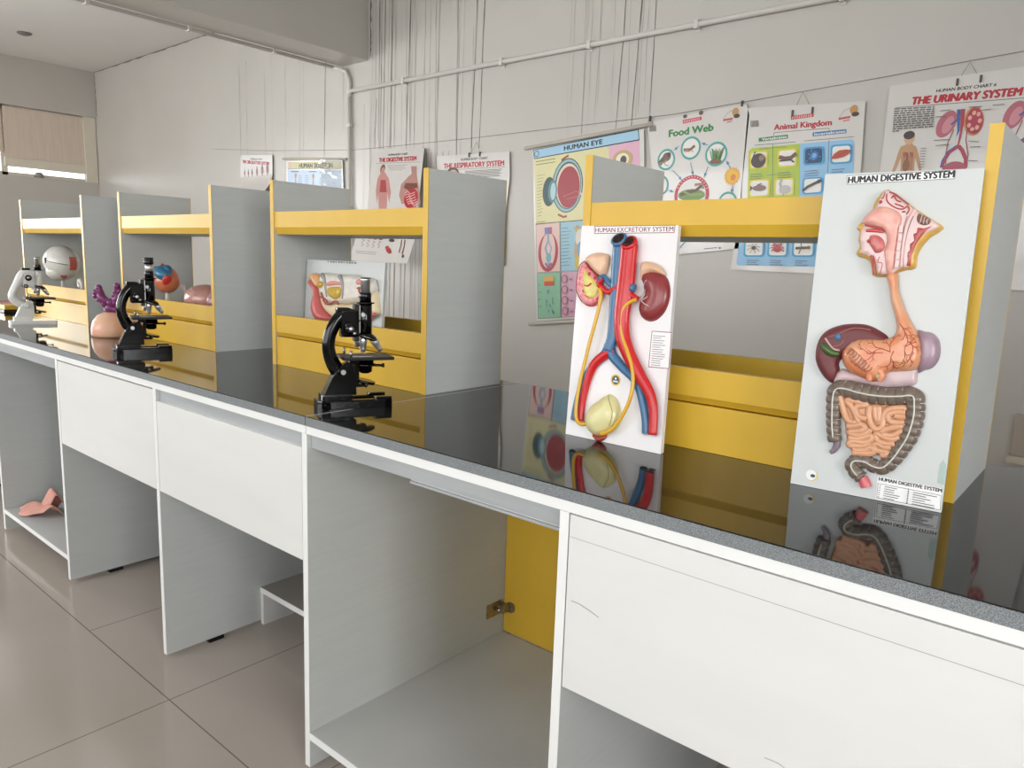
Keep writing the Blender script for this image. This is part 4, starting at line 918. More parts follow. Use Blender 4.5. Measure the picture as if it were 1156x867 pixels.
# ================================================================== TOOTH / GUM MODEL IN THE TROUGH
th_ = thing('anatomy_board', 'small pale board with a pink and cream relief model standing behind the foreground microscope', 'anatomy model', tuple(FT.P(.2, 0, 0)))
board_body(FT, .405, .2305, .010, M_boardg).build('board', th_)
A = Art(FT); q = [(0.116,0.2266),(0.2737,0.2261)]
for i in range(11):
    t_ = i/11; a = (q[0][0]+(q[1][0]-q[0][0])*t_, q[0][1]+(q[1][1]-q[0][1])*t_); A.line([a, (a[0]+(.009 if i % 3 else .006), a[1])], .005, ink('#6E6A66'))
A.part('title_lettering', th_)
T_pk = paint('gum_red', '#BE5F5C'); T_cream = paint('layer_cream', '#DFCDA9', var=.08, vscale=(30, 30, 30)); T_w = paint('layer_white', '#DFD9CE', var=.15, vscale=(60, 60, 60)); T_rose = paint('layer_rose', '#DC9488'); T_y = paint('gland_yellow', '#CBA93C', var=.25, vscale=(90, 90, 90)); T_or = paint('lip_orange', '#E0AC7C')
b = MB(); Puff(FT, [(0.0521,0.1723),(0.0851,0.1466),(0.0944,0.1201),(0.1164,0.081),(0.146,0.0588),(0.1519,0.0432),(0.116,0.0296),(0.0773,0.0402),(0.056,0.066),(0.0562,0.0934),(0.0633,0.1238),(0.0399,0.1445),(0.0241,0.1602)], .03, .03, step=.009, smooth=3).mesh(b, T_pk); b.build('gum_band', th_, 'red curved outer band')
b = MB(); Puff(FT, [(0.0373,0.1772),(0.0604,0.1876),(0.0939,0.1834),(0.1072,0.1638),(0.111,0.1452),(0.0926,0.1416),(0.08,0.1518),(0.0621,0.1673)], .028, .025, base=.012, step=.009, smooth=3).mesh(b, T_or); b.build('lip', th_, 'orange upper lip')
b = MB(); Puff(FT, [(0.087,0.1521),(0.1152,0.1508),(0.2364,0.0993),(0.3603,0.1222),(0.3725,0.1653),(0.3964,0.0995),(0.3962,0.0795),(0.3409,0.0654),(0.2416,0.0397),(0.1693,0.0525),(0.1215,0.0759),(0.0997,0.1123)], .022, .02, step=.009, smooth=2).mesh(b, T_cream); b.build('cream_layer', th_, 'cream lower layer')
b = MB(); Puff(FT, [(0.1118,0.1921),(0.1758,0.1891),(0.2883,0.1907),(0.3055,0.185),(0.3712,0.1801),(0.3723,0.1229),(0.2364,0.0993),(0.1748,0.0954),(0.1426,0.0987),(0.1105,0.1237),(0.1097,0.1612)], .026, .012, base=.004, step=.009, smooth=2).mesh(b, T_w); b.build('white_layer', th_, 'whitish upper layer')
b = MB(); Puff(FT, [(0.1705,0.1454),(0.2233,0.1506),(0.2372,0.1409),(0.2347,0.12),(0.2092,0.1107),(0.1819,0.117),(0.1674,0.1294)], .008, .01, base=.029, step=.006, smooth=3).mesh(b, T_y); Puff(FT, [(0.1143,0.1614),(0.1373,0.1624),(0.1407,0.1493),(0.1253,0.1405),(0.1131,0.148)], .006, .008, base=.029, step=.006, smooth=3).mesh(b, T_y); b.build('yellow_glands', th_, 'yellow gland patches')
b = MB(); Puff(FT, [(0.1559,0.1579),(0.1866,0.1672),(0.2309,0.1639),(0.2402,0.1566),(0.1967,0.1532),(0.1612,0.1489)], .007, .009, base=.029, step=.007, smooth=2).mesh(b, T_rose); b.build('rose_patch', th_); b = MB(); Puff(FT, [(0.3085,0.175),(0.363,0.1823),(0.3725,0.1653),(0.3569,0.1608),(0.312,0.1587)], .007, .009, base=.027, step=.007, smooth=2).mesh(b, T_rose); b.build('rose_patch', th_); b = MB()
Puff(FT, [(0.3404,0.0705),(0.3958,0.0833),(0.3986,0.0747),(0.3737,0.0629),(0.342,0.0528)], .012, .012, base=.02, step=.007, smooth=2).mesh(b, T_pk); b.build('red_patch', th_)
b = MB()
for pp, w_ in (([(0.1356,0.1277),(0.1513,0.1046),(0.1658,0.0948),(0.1882,0.0963),(0.2141,0.1044),(0.2323,0.0964)], .0035), ([(0.1322,0.1142),(0.1601,0.1078),(0.1746,0.0967)], .003), ([(0.321,0.1503),(0.3332,0.1521),(0.3299,0.1431),(0.3392,0.131),(0.3315,0.1255)], .003)):
    on_board(b, FT, pp, w_, paint('vein_brick', '#A8504A'), n0=.033, seg=6)
for pp in ([(0.131,0.1834),(0.1455,0.1734),(0.1516,0.1551),(0.164,0.116)], [(0.2249,0.1831),(0.2391,0.1695),(0.2454,0.1465),(0.2459,0.1155)]): on_board(b, FT, pp, [.008, .007, .006, .003], paint('root_grey', '#8F8B8A'), n0=.030, seg=8)
b.build('vessels', th_, 'grey and brick vessels')

# ================================================================== MODELS IN THE FAR UNITS
def stand(root, x, y, z0, z1):
    b = MB(); b.lathe([(.001, 0), (.038, 0), (.036, .012), (.008, .016), (.007, z1-z0)], mat('stand_white', '#D8D6D0', .4), (x, y, z0+.0003)); return b.build('stand', root)
ZS = .990
# skull
x, y, z = -4.29, .50, 1.152
sk = thing('skull_model', 'round off-white skull model with red patches on the farthest shelf unit', 'anatomy model', (x, y, ZS))
stand(sk, x, y, ZS, z-.06)
M_bone = paint('skull_bone', '#CFCCC5', .3, var=.06, vscale=(20, 20, 20)); M_rp = paint('skull_red', '#C25A50', .35)
b = MB(); b.ell((x, y, z), (.105, .082, .088), M_bone, n=32, k=22, fn=lambda p: 1-.12*max(0, -p.z)*max(0, -p.y)); b.ell((x+.005, y-.02, z-.045), (.06, .055, .045), M_bone); b.build('cranium', sk)
vd = Vector((4.29, -1.45, 0)).normalized(); sd = Vector((0, 0, 1)).cross(vd).normalized()
def on_ball(a, e, rad=(.105, .082, .088), k=1.004):
    d = (vd*math.cos(a)*math.cos(e)+sd*math.sin(a)*math.cos(e)+Vector((0, 0, math.sin(e))))
    q = 1/math.sqrt((d.x/rad[0])**2+(d.y/rad[1])**2+(d.z/rad[2])**2); return Vector((x, y, z))+d*q*k
def patch(mb, corners, m, k=1.006, n=6):
    (a0, e0), (a1, e1) = corners; vs = []; fs = []
    for i in range(n+1):
        for j in range(n+1): vs.append(tuple(on_ball(a0+(a1-a0)*i/n, e0+(e1-e0)*j/n, k=k)))
    for i in range(n):
        for j in range(n): fs.append((i*(n+1)+j, (i+1)*(n+1)+j, (i+1)*(n+1)+j+1, i*(n+1)+j+1))
    mb.add(vs, fs, m, True)
b = MB(); patch(b, ((.35, -.35), (.75, .32)), M_rp); patch(b, ((-.1, -1.1), (.3, -.7)), M_rp); b.build('red_patches', sk, 'red muscle patches')
b = MB(); b.tube([on_ball(-1.0+.18*i, .12-.03*i, k=1.004) for i in range(8)], .0015, M_blackm, 6); b.box(on_ball(-1.0, .12).x-.004, on_ball(-1.0, .12).x+.004, on_ball(-1.0, .12).y-.004, on_ball(-1.0, .12).y+.004, on_ball(-1.0, .12).z-.014, on_ball(-1.0, .12).z+.014, M_blackm, .002); b.build('suture_hook', sk, 'dark hook and line across the skull')
# little white hook-shaped part next to it
b = MB(); xx, yy = -4.045, .50
pt = [(0, 0), (.012, .03), (.01, .055), (-.008, .07), (-.022, .06), (-.018, .042), (-.002, .04)]
b.tube([(xx+a*1.2, yy, ZS+.012+c_) for a, c_ in cat_rom(pt, 5)], .010, M_bone, 10); b.ell((xx, yy, ZS+.0105), (.018, .016, .010), M_bone)
tag(b.build('jaw_piece'), 'small white hooked model piece at the right end of the farthest shelf', 'model part')
# heart
x, y, z = -3.125, .50, 1.105
ht = thing('heart_model', 'orange, red and blue heart model on a stand inside the second-farthest shelf unit', 'anatomy model', (x, y, ZS))
stand(ht, x, y, ZS, z-.03)
H_o = paint('heart_orange', '#C4714F', var=.15, vscale=(30, 30, 30)); H_r = paint('heart_red', '#C73A2C'); H_b = paint('heart_blue', '#2F6E8E')
rot = Matrix.Rotation(math.radians(25), 3, 'Y')
b = MB(); b.ell((x, y, z), (.055, .05, .062), H_o, rot, 26, 18, fn=lambda p: 1-.25*max(0, -p.z)); b.build('heart_body', ht)
b = MB(); b.ell((x+.018, y-.02, z+.035), (.042, .035, .03), H_b, rot); b.tube([(x-.05, y-.02, z+.055), (x-.03, y-.03, z+.042), (x, y-.035, z+.04), (x+.03, y-.03, z+.035)], [.008, .011, .014, .012], H_b, 12); b.ell((x+.03, y-.01, z+.05), (.02, .02, .02), H_b); b.build('blue_chamber', ht, 'blue upper chamber')
b = MB(); b.tube([(x+.0, y-.01, z+.03), (x-.002, y-.018, z+.055), (x+.006, y-.01, z+.068)], [.012, .012, .012], H_r, 12); b.ell((x-.025, y-.036, z+.006), (.022, .014, .017), H_r); b.ell((x+.048, y-.02, z+.008), (.011, .02, .024), H_r, rot); b.build('red_vessels', ht, 'red vessels')
# brain
x, y, z = -2.79, .515, 1.050
br_ = thing('brain_model', 'pinkish brown brain model at the right end of the second-farthest shelf', 'anatomy model', (x, y, ZS))
B_p = paint('brain_pink', '#B9867A', var=.15, vscale=(30, 30, 30)); 
b = MB(); b.ell((x-.03, y, z), (.115, .075, .0575), B_p, n=40, k=24, fn=lambda p: 1+.018*math.sin(14*p.x+4*math.sin(7*p.y))*math.cos(11*p.z+5*p.y)); b.build('cerebrum', br_)
b = MB(); b.ell((x+.095, y, z-.004), (.05, .062, .052), paint('brain_mauve', '#A0737A', var=.1, vscale=(30, 30, 30)), n=28, k=18, fn=lambda p: 1+.02*math.sin(20*p.z)); b.build('cerebellum', br_, 'mauve rear lobe')
b = MB()
for i in range(3):
    b.tube([(x-.10+.05*i+.012*math.sin(4*t_), y-.078*math.sqrt(max(0, 1-((-.07+.05*i)/.115)**2))*math.cos(t_-.75)*1.0, z+.0585*math.sin(t_)) for t_ in [k_*.15+.3 for k_ in range(7)]], .0015, paint('sulcus_pale', '#D4B4AC'), 5)
b.build('folds', br_, 'pale fold lines')
# dome with purple cast
x, y = -3.205, .305
dm = thing('organ_model', 'smooth peach dome with a knobbly purple top, on the worktop beside the second black microscope', 'anatomy model', (x, y, .88))
b = MB(); b.lathe([(.072, 0), (.076, .01), (.075, .035), (.068, .062), (.05, .086), (.025, .098), (.001, .101)], paint('dome_peach', '#E0B598', .4, var=.25, vscale=(9, 9, 9), var2='#DFA084'), (x, y, .8804), n=32); b.build('dome', dm)
b = MB(); Pu = paint('cast_purple', '#7A2E68', .3, var=.2, vscale=(40, 40, 40))
rt = Vector((.76, .64, 0))
def pu(a, z): return Vector((x, y, .88))+rt*a*.72+Vector((0, 0, .094+(z-.112)*.80))
b.tube([pu(.0, .112), pu(-.002, .145), pu(-.004, .165)], [.024, .022, .017], Pu, 12)
def knob(a, z, r_, zz=0): b.ell(tuple(pu(a, z)+Vector((-.64, .76, 0))*zz), (r_*.74, r_*.72, r_*.8), Pu, n=12, k=8)
b.tube([pu(-.01, .15), pu(-.05, .19), pu(-.063, .235)], [.02, .018, .013], Pu, 12); b.tube([pu(.01, .15), pu(.04, .19), pu(.044, .245)], [.018, .016, .013], Pu, 12)
for a, z, r_ in ((-.062, .238, .018), (-.078, .215, .016), (-.055, .21, .02), (-.04, .185, .02), (-.085, .197, .014), (.042, .25, .018), (.055, .225, .016), (.03, .205, .019), (.052, .195, .017), (.0, .165, .022), (-.03, .16, .02), (.028, .165, .02), (-.015, .13, .026), (.02, .13, .025), (-.07, .178, .013), (-.05, .225, .012), (-.07, .23, .011), (-.06, .19, .016), (.045, .21, .018), (.035, .235, .013), (.0, .14, .026), (-.02, .175, .017), (.018, .18, .017)):
    knob(a, z, r_, random.uniform(-.006, .006))
b.build('purple_cast', dm, 'knobbly purple branching top')
# tool tray at the far left
tr = thing('instrument_tray', 'black tray with red and yellow blocks on the worktop at the far left edge', 'tray', (-4.66, .36, .88))
b = MB(); b.box(-4.86, -4.545, .30, .42, .8802, .897, M_blackm, .004); b.build('tray', tr)
tag((lambda: (lambda mb: (mb.box(-4.84, -4.665, .305, .41, .8972, .918, mat('block_red', '#B3302A', .4), .003), mb.build('colour_block'))[1])(MB()))(), 'red block lying in the black tray at the far left edge', 'block')
tag((lambda: (lambda mb: (mb.box(-4.655, -4.552, .305, .41, .8972, .92, mat('block_yellow', '#C9A93E', .4), .003), mb.build('colour_block'))[1])(MB()))(), 'yellow block lying in the black tray beside the white microscope', 'block')

# ================================================================== POSTERS ON THE BACK WALL
I = ink
K_black = I('#1B1B1D'); W_sheet = mat('glossy_poster_sheet', '#D2CEC9', .24, var=.02, bump=.10, bscale=6, coat=.4)
K_txt = I('#5B5652'); K_title = I('#B02030')
def sheet_box(b, F, pts, m=W_sheet, th=.0009):
    vs = [F.P(a, c, -.0006) for a, c in pts]+[F.P(a, c, .0003) for a, c in pts]; n = len(pts)
    b.add(vs, [list(range(n)), list(range(2*n-1, n-1, -1))]+[(i, (i+1) % n, n+(i+1) % n, n+i) for i in range(n)], m)
def poster(label, F, pts):
    c = (sum(p[0] for p in pts)/len(pts), min(p[1] for p in pts))
    o = thing('wall_poster', label, 'poster', tuple(F.P(c[0], c[1]))); b = MB(); sheet_box(b, F, pts); b.build('sheet', o); return o
def hanger(o, pts, clips):
    b = MB(); b.tube([(x, YW-.010, z) for x, z in pts], .0011, M_string, 6); b.build('hanging_cord', o)
    for x, z in clips:
        b = MB(); b.box(x-.004, x+.004, YW-.022, YW-.008, z-.014, z+.014, I('#4A4440'), .001); b.build('clip', o)
def rail(o, p0, p1, r_=.011, name='hanging_rail'):
    b = MB(); b.cyl((p0[0], YW-.017, p0[1]), (p1[0], YW-.017, p1[1]), r_, mat('rail_beige', '#BDB5AA', .45), 14); b.build(name, o)

# ---- HUMAN EYE
o = poster('tall HUMAN EYE poster with a large red eyeball, hanging left of the nearest shelf unit', FW, [(-2.9385,1.9099),(-2.1733,1.9644),(-2.0902,0.978),(-2.8549,0.8823)])
rail(o, *[(-2.9942,1.9188),(-2.1209,1.9839)]); rail(o, *[(-2.9067,0.8618),(-2.0671,0.9652)], name='bottom_rail')
A = Art(FW, .0006)
A.poly([(-2.9329,1.907),(-2.206,1.964),(-2.1965,1.9082),(-2.9219,1.8528)], K_black); A.poly([(-2.9278,1.9025),(-2.2095,1.9597),(-2.2011,1.9118),(-2.918,1.8562)], I('#9CC3DA'))
A.text('HUMAN EYE', [(-2.6987,1.8863),(-2.4354,1.9056),(-2.7003,1.9132)], K_black, .03); A.ring([(-2.9029,1.8804)][0], .018, .018, .004, K_black, I('#9CC3DA')); A.part('title_lettering', o)
A = Art(FW, .0006)
A.poly([(-2.9219,1.8528),(-2.3902,1.8877),(-2.3497,1.4996),(-2.8906,1.4691)], I('#D6CF9C')); A.poly([(-2.3902,1.8877),(-2.1963,1.9064),(-2.154,1.5116),(-2.3497,1.4996)], I('#D9A9BD'))
A.line([(-2.9219,1.8528),(-2.1964,1.9073)], .003, K_black); A.line([(-2.8906,1.4691),(-2.1568,1.5116)], .004, K_black)
def reg(k, P4, m, w=.0025, sh=.5):
    (ax, az), (bx_, bz), (cx, cz), (dx, dz) = P4
    for i in range(k):
        t_ = (i+.5)/k; x0 = ax+(dx-ax)*t_; x1 = bx_+(cx-bx_)*t_; z0 = az+(dz-az)*t_; z1 = bz+(cz-bz)*t_; e = 1-sh*random.random()
        A.line([(x0, z0), (x0+(x1-x0)*e, z0+(z1-z0)*e)], w, m)
reg(2, [(-2.9078,1.8437),(-2.7551,1.855),(-2.753,1.8171),(-2.9059,1.8076)], I('#6A7048'), .004, .2)
reg(14, [(-2.8967,1.7607),(-2.8295,1.7678),(-2.8363,1.5152),(-2.8766,1.5052)], K_txt, .002); A.line([(-2.8822,1.479),(-2.8143,1.4838)], .003, K_txt)
A.part('printed_panels', o)
A = Art(FW, .0010)
c0 = [(-2.6648,1.6874)][0]; A.ell(c0, .112, .155, I('#2C4C52')); A.ell(c0, .106, .149, I('#8FB3B8')); A.ell((c0[0]+.004, c0[1]), .094, .134, I('#2F4648'))
A.ell((c0[0]+.006, c0[1]-.002), .088, .127, I('#D9C9B4')); c1 = [(-2.6547,1.678)][0]; A.ell(c1, .08, .118, I('#9E2A33'))
A.ell([(-2.7968,1.6565)][0], .048, .085, I('#28484B')); A.ell([(-2.7704,1.6582)][0], .034, .066, I('#557F85')); A.ell([(-2.7664,1.658)][0], .02, .05, I('#A9C6CC'))
A.line([(-2.5705,1.6417),(-2.532,1.6207),(-2.501,1.6149)], .012, I('#D9C9B4')); 
A.line([(-2.6902,1.6252),(-2.6025,1.6527),(-2.5708,1.6467)], .003, I('#C9706A')); A.line([(-2.6635,1.6093),(-2.5881,1.6223),(-2.5643,1.6415)], .003, I('#C9706A'))
c2 = [(-2.2958,1.8128)][0]; A.ell(c2, .065, .05, I('#B9A066')); A.ell(c2, .042, .034, I('#E6DCCB')); A.ell((c2[0]+.006, c2[1]-.004), .02, .024, I('#4A3A30'))
A.part('eyeball_picture', o)
A = Art(FW, .0010); A.line([(-2.7149,1.8325),(-2.69,1.846),(-2.6651,1.8569)], .012, I('#9A4030')); A.part('upper_eye_muscle', o)
A = Art(FW, .0010); A.line([(-2.7235,1.5241),(-2.6835,1.5083),(-2.6579,1.513)], .012, I('#9A4030')); A.part('lower_eye_muscle', o)
A = Art(FW, .0008)
cells = (([(-2.8898,1.467),(-2.7079,1.4799),(-2.6863,1.1909),(-2.8645,1.1767)], '#DCBBB0'), ([(-2.7059,1.4798),(-2.4087,1.4953),(-2.3843,1.2138),(-2.685,1.191)], '#97BECD'), ([(-2.4063,1.4953),(-2.1511,1.5097),(-2.1258,1.2367),(-2.3819,1.2139)], '#D6CF9C'),
         ([(-2.8637,1.1741),(-2.6861,1.1883),(-2.6674,0.9171),(-2.8417,0.897)], '#86B696'), ([(-2.6835,1.1884),(-2.3841,1.2113),(-2.3614,0.9561),(-2.6642,0.9184)], '#CDA2B4'), ([(-2.3811,1.2114),(-2.1256,1.2343),(-2.1024,0.9918),(-2.359,0.9563)], '#A9C0DA'))
for q, c3 in cells:
    A.poly(q, K_black); cx = sum(p[0] for p in q)/4; cz = sum(p[1] for p in q)/4; A.poly([(cx+(p[0]-cx)*.975, cz+(p[1]-cz)*.985) for p in q], I(c3))
q = [(-2.7843,1.3009)][0]; A.ell(q, .075, .115, I('#A83240')); A.ell((q[0], q[1]+.012), .054, .105, I('#DCBBB0'))
A.poly([(-2.8191,1.4473),(-2.7656,1.4508),(-2.7608,1.4108),(-2.8143,1.407)], I('#6673A8')); A.poly([(-2.7888,1.4472),(-2.7656,1.4508),(-2.7608,1.4108),(-2.7834,1.4087)], I('#A85070'))
A.line([(-2.7902,1.4108),(-2.7859,1.369),(-2.8059,1.3268),(-2.7789,1.2642),(-2.7761,1.2116)], .014, I('#7E97B5')); A.line([(-2.7846,1.369),(-2.7589,1.3275),(-2.7761,1.2748)], .008, I('#7E97B5')); A.ell([(-2.7779,1.2695)][0], .02, .028, I('#6FA5B0'))
A.line([(-2.8011,1.2373),(-2.7794,1.2115),(-2.754,1.2386)], .016, I('#8D5A80'))
reg(12, [(-2.6933,1.4521),(-2.6226,1.4569),(-2.6087,1.222),(-2.6797,1.2146)], I('#3B5A68'), .0025, .3)
A.line([(-2.5905,1.4518),(-2.5634,1.4214),(-2.572,1.3556),(-2.5753,1.3048),(-2.5517,1.2288)], .03, I('#C49A50')); A.ell([(-2.5553,1.3912)][0], .03, .05, I('#D9D2C8')); A.ell([(-2.5513,1.3255)][0], .022, .04, I('#7FA0BE')); A.ell([(-2.559,1.2439)][0], .024, .034, I('#C9B048'))
A.poly([(-2.8069,1.1548),(-2.733,1.1604),(-2.73,1.1315),(-2.8033,1.1257)], I('#D8A54A')); A.poly([(-2.8034,1.1268),(-2.7301,1.1326),(-2.7266,1.1063),(-2.8006,1.1002)], I('#C24A3A'))
for i in range(10): p = [(-2.7929,1.0835),(-2.7179,0.9491)]; x = random.uniform(p[0][0], p[1][0]); z = random.uniform(p[1][1], p[0][1]); A.line([(x, z), (x+.008, z-.02)], .004, I(random.choice(['#2F5E8A', '#333333', '#3B7A8A'])))
reg(4, [(-2.85,1.1237),(-2.8088,1.1255),(-2.7997,0.9542),(-2.841,0.9514)], K_txt, .0025)
for i in range(4):
    a = [(-2.6497,1.148),(-2.6448,1.0856),(-2.6399,1.0229),(-2.6337,0.9602)][i]; A.ell(a, .022, .026, I('#A8707E')); A.ell(a, .015, .018, I('#C79AAA')); A.line([(a[0]+.04, a[1]), (a[0]+.055, a[1])], .01, I('#8A6A90'))
A.part('picture_cells', o)

# ---- Food Web
o = poster('Food Web poster with teal-ringed pictures and an orange sun, beside the Animal Kingdom poster', FW, [(-2.1538,1.9936),(-1.6098,2.0339),(-1.5892,1.9785),(-1.5973,1.6663),(-1.5824,1.3425),(-2.0263,1.2937)])
hanger(o, [(-2.1536,1.9913),(-2.1456,2.0289)], [(-2.1391,2.0126),(-1.6302,2.036)])
A = Art(FW, .0006); A.text('Food Web', [(-2.0186,1.9096),(-1.7732,1.9223),(-2.0204,1.9458)], I('#2A8040'), .035); A.part('title_lettering', o)
TEAL = I('#3F9A96'); WH = I('#E2DEDA')
def logo_bits(o, p, q, r0):
    A.poly(p, I('#C43A44')); (a, b_), (c_, d_) = p[0], p[1]
    for i in range(9):
        x = a+(c_-a)*(i+.7)/10; z = (b_+p[3][1])/2+(d_-b_)*(i+.7)/10; A.line([(x, z-.005), (x+.004, z+.005)], .003, WH)
    A.part('banner_logo', o)
    x, z = q; A.line([(x-.05, z-.02), (x-.03, z+.012), (x, z+.022)], .002, I('#8A8078')); A.ell((x+.012, z+.012), .017, .02, I('#B98A50')); A.ell((x+.02, z-.008), .016, .01, I('#4A3A30'))
    A.line([(x-.05, z-.022), (x, z-.018)], .009, I('#C0504A')); A.line([(x-.03, z-.034), (x-.002, z-.03)], .004, I('#C0504A')); A.part('corner_logo', o)
    for i in range(7): A.line([(r0[0]+i*.006, r0[1]), (r0[0]+.004+i*.006, r0[1]-.03)], .003, I('#6E6862'))
    A.part('barcode', o)
A = Art(FW, .0006); logo_bits(o, [(-1.9459,1.9884),(-1.8424,1.9964),(-1.8398,1.9798),(-1.9444,1.9699)], [(-1.6729,1.9884)][0], [(-2.1387,1.9755)][0])
A.ell([(-1.9326,2.0048)][0], .012, .009, I('#5A5048')); A.ell([(-1.8445,2.014)][0], .012, .011, I('#5A5048')); A.part('clip_mark', o)
A = Art(FW, .0006)
for c_, rx, rz in (([(-2.0265,1.7957)][0], .052, .055), ([(-1.8893,1.8451)][0], .057, .058), ([(-1.7461,1.8065)][0], .06, .06), ([(-2.0431,1.6643)][0], .042, .05), ([(-1.6648,1.5709)][0], .05, .05), ([(-2.036,1.422)][0], .05, .055), ([(-1.8059,1.4402)][0], .05, .055)):
    A.ring(c_, rx, rz, .011, TEAL, WH); A.part('picture_ring', o)
A = Art(FW, .0014)
def P7(*k): return k
A.line([(-2.0649,1.775),(-2.0434,1.7996),(-2.0214,1.8154)], .026, I('#5B4A38')); A.ell([(-2.0242,1.8099)][0], .024, .022, I('#6A5844')); A.ell([(-2.0119,1.8205)][0], .012, .012, I('#4A3A2E')); A.line([(-2.0671,1.7768),(-2.0421,1.7823),(-2.0196,1.7925)], .01, I('#8A7860'))
A.line([(-2.0354,1.782),(-2.0289,1.7673),(-2.0108,1.7646)], .003, I('#7A4A30')); A.part('bird_picture', o)
A = Art(FW, .0014); A.line([(-1.9289,1.8388),(-1.8907,1.8379),(-1.8669,1.8557)], .014, I('#7E5A3A')); A.line([(-1.9215,1.826),(-1.9027,1.8304),(-1.8877,1.8405),(-1.8737,1.8229)], .003, I('#6A4A30')); A.line([(-1.9194,1.8399),(-1.8932,1.8297)], .01, I('#9A7A50')); A.part('grasshopper_picture', o)
A = Art(FW, .0014)
for i in range(15): a = [(-1.7442,1.771)][0]; A.line([(a[0]+(i-7)*.003, a[1]), (a[0]+(i-7)*.0055, a[1]+.045+.022*random.random())], .0035, I(random.choice(['#3E7A2C', '#5E9A3E', '#2F6024'])))
A.ell([(-1.746,1.77)][0], .032, .012, I('#7A4A28')); A.part('grass_picture', o)
A = Art(FW, .0014); c_ = [(-1.6519,1.6945)][0]; st = []
for i in range(40): rr = .046 if i % 2 else .034; st.append((c_[0]+rr*math.cos(2*PI*i/40), c_[1]+rr*1.05*math.sin(2*PI*i/40)))
A.tri(st, I('#E0A020')); A.ell(c_, .03, .032, I('#E8B428')); A.ell((c_[0]+.006, c_[1]-.006), .014, .016, I('#D9822A')); A.part('sun_picture', o)
A = Art(FW, .0014); c_ = [(-1.8659,1.6097)][0]; A.ring(c_, .098, .1, .018, I('#B8323C'), WH)
for i in range(14):
    th = .35+i*.18; A.line([(c_[0]+.089*math.cos(th)-.004, c_[1]+.091*math.sin(th)), (c_[0]+.089*math.cos(th)+.004, c_[1]+.091*math.sin(th))], .004, I('#E8C0C0'))
A.ell(c_, .076, .03, I('#6E8A3C')); A.line([(-1.9302,1.6116),(-1.8862,1.6245),(-1.8424,1.6315),(-1.8071,1.6582)], .016, I('#5A4030')); A.line([(-1.9121,1.6282),(-1.8659,1.6097),(-1.8033,1.6135)], .01, I('#7E9A4A')); A.line([(-1.851,1.6599),(-1.8075,1.6638),(-1.8023,1.6385)], .014, I('#A07868')); A.part('red_ring_picture', o)
A = Art(FW, .0016); AB = I('#3E7DA0')
for a in ([(-1.9564,1.8609),(-1.9839,1.8402)], [(-1.7956,1.8534),(-1.8304,1.8652)], [(-1.8835,1.7734),(-1.8644,1.7081)], [(-1.9826,1.7392),(-1.9264,1.6866)], [(-1.7837,1.7485),(-1.8027,1.6958)], [(-1.6636,1.7351),(-1.6892,1.7705)], [(-1.6446,1.652),(-1.647,1.6114)], [(-2.0012,1.6397),(-1.9692,1.6272)]):
    (x0, z0), (x1, z1) = a; A.line(a, .0035, AB); L_ = math.hypot(x1-x0, z1-z0); ux, uz = (x1-x0)/L_, (z1-z0)/L_
    A.poly([(x1, z1), (x1-ux*.02-uz*.008, z1-uz*.02+ux*.008), (x1-ux*.02+uz*.008, z1-uz*.02-ux*.008)], AB); A.part('arrow', o)
A.line([(-1.9138,1.3353),(-1.8998,1.3538),(-1.8808,1.3723)], .006, AB); A.line([(-1.7727,1.3374),(-1.7004,1.3452)], .003, K_txt); A.ell([(-1.6858,1.3432)][0], .005, .005, K_txt)
A.part('small_print', o)

# ---- Animal Kingdom
o = poster('Animal Kingdom poster with green and blue picture panels, between the Food Web and urinary posters', FW, [(-1.5989,2.0123),(-1.061,1.988),(-1.0494,1.7012),(-1.0266,1.2304),(-1.6244,1.2365),(-1.5995,1.4312)])
hanger(o, [(-1.3782,1.9703),(-1.3417,2.0587),(-1.2889,1.9714)], [(-1.3778,1.9663),(-1.2868,1.9712)])
A = Art(FW, .0006); A.text('Animal Kingdom', [(-1.4596,1.8985),(-1.1961,1.8982),(-1.4608,1.9252)], K_title, .03, 0)
A.part('title_lettering', o)
A = Art(FW, .0006); logo_bits(o, [(-1.385,1.9553),(-1.2811,1.9574),(-1.2796,1.9418),(-1.3834,1.9383)], [(-1.1171,1.9441)][0], [(-1.5782,1.9506)][0])
A = Art(FW, .0006)
A.line([(-1.4595,1.8864),(-1.2049,1.8853)], .0025, K_txt); A.line([(-1.4595,1.8864),(-1.4589,1.8675)], .0025, K_txt); A.line([(-1.2049,1.8853),(-1.2037,1.8734)], .0025, K_txt)
A.poly([(-1.5326,1.8678),(-1.3909,1.8724),(-1.3892,1.8542),(-1.5309,1.8497)], I('#2E7A4A')); A.text('Vertebrates', [(-1.515,1.854),(-1.3951,1.8578),(-1.5162,1.8665)], WH, .02)
A.poly([(-1.277,1.8727),(-1.1285,1.8748),(-1.1267,1.8575),(-1.2752,1.8544)], I('#3573A0')); A.text('Invertebrates', [(-1.2676,1.8579),(-1.1321,1.861),(-1.2687,1.8694)], WH, .02)
reg(1, [(-1.5504,1.8391),(-1.352,1.8397),(-1.3513,1.8328),(-1.5497,1.8308)], K_txt, .0025, 0); reg(1, [(-1.314,1.8401),(-1.0941,1.8418),(-1.0935,1.8368),(-1.3134,1.8348)], K_txt, .0025, 0)
A.poly([(-1.5763,1.8099),(-1.5617,1.8223),(-1.3314,1.8265),(-1.3089,1.5738),(-1.3049,1.3818),(-1.5524,1.3667),(-1.5624,1.5805)], I('#A9BE3A')); A.poly([(-1.3302,1.8268),(-1.1001,1.8293),(-1.0897,1.8198),(-1.0793,1.6836),(-1.0531,1.2653),(-1.5866,1.2596),(-1.5926,1.2748),(-1.5841,1.4139),(-1.3065,1.3982),(-1.3077,1.5738)], I('#8DBBDD'))
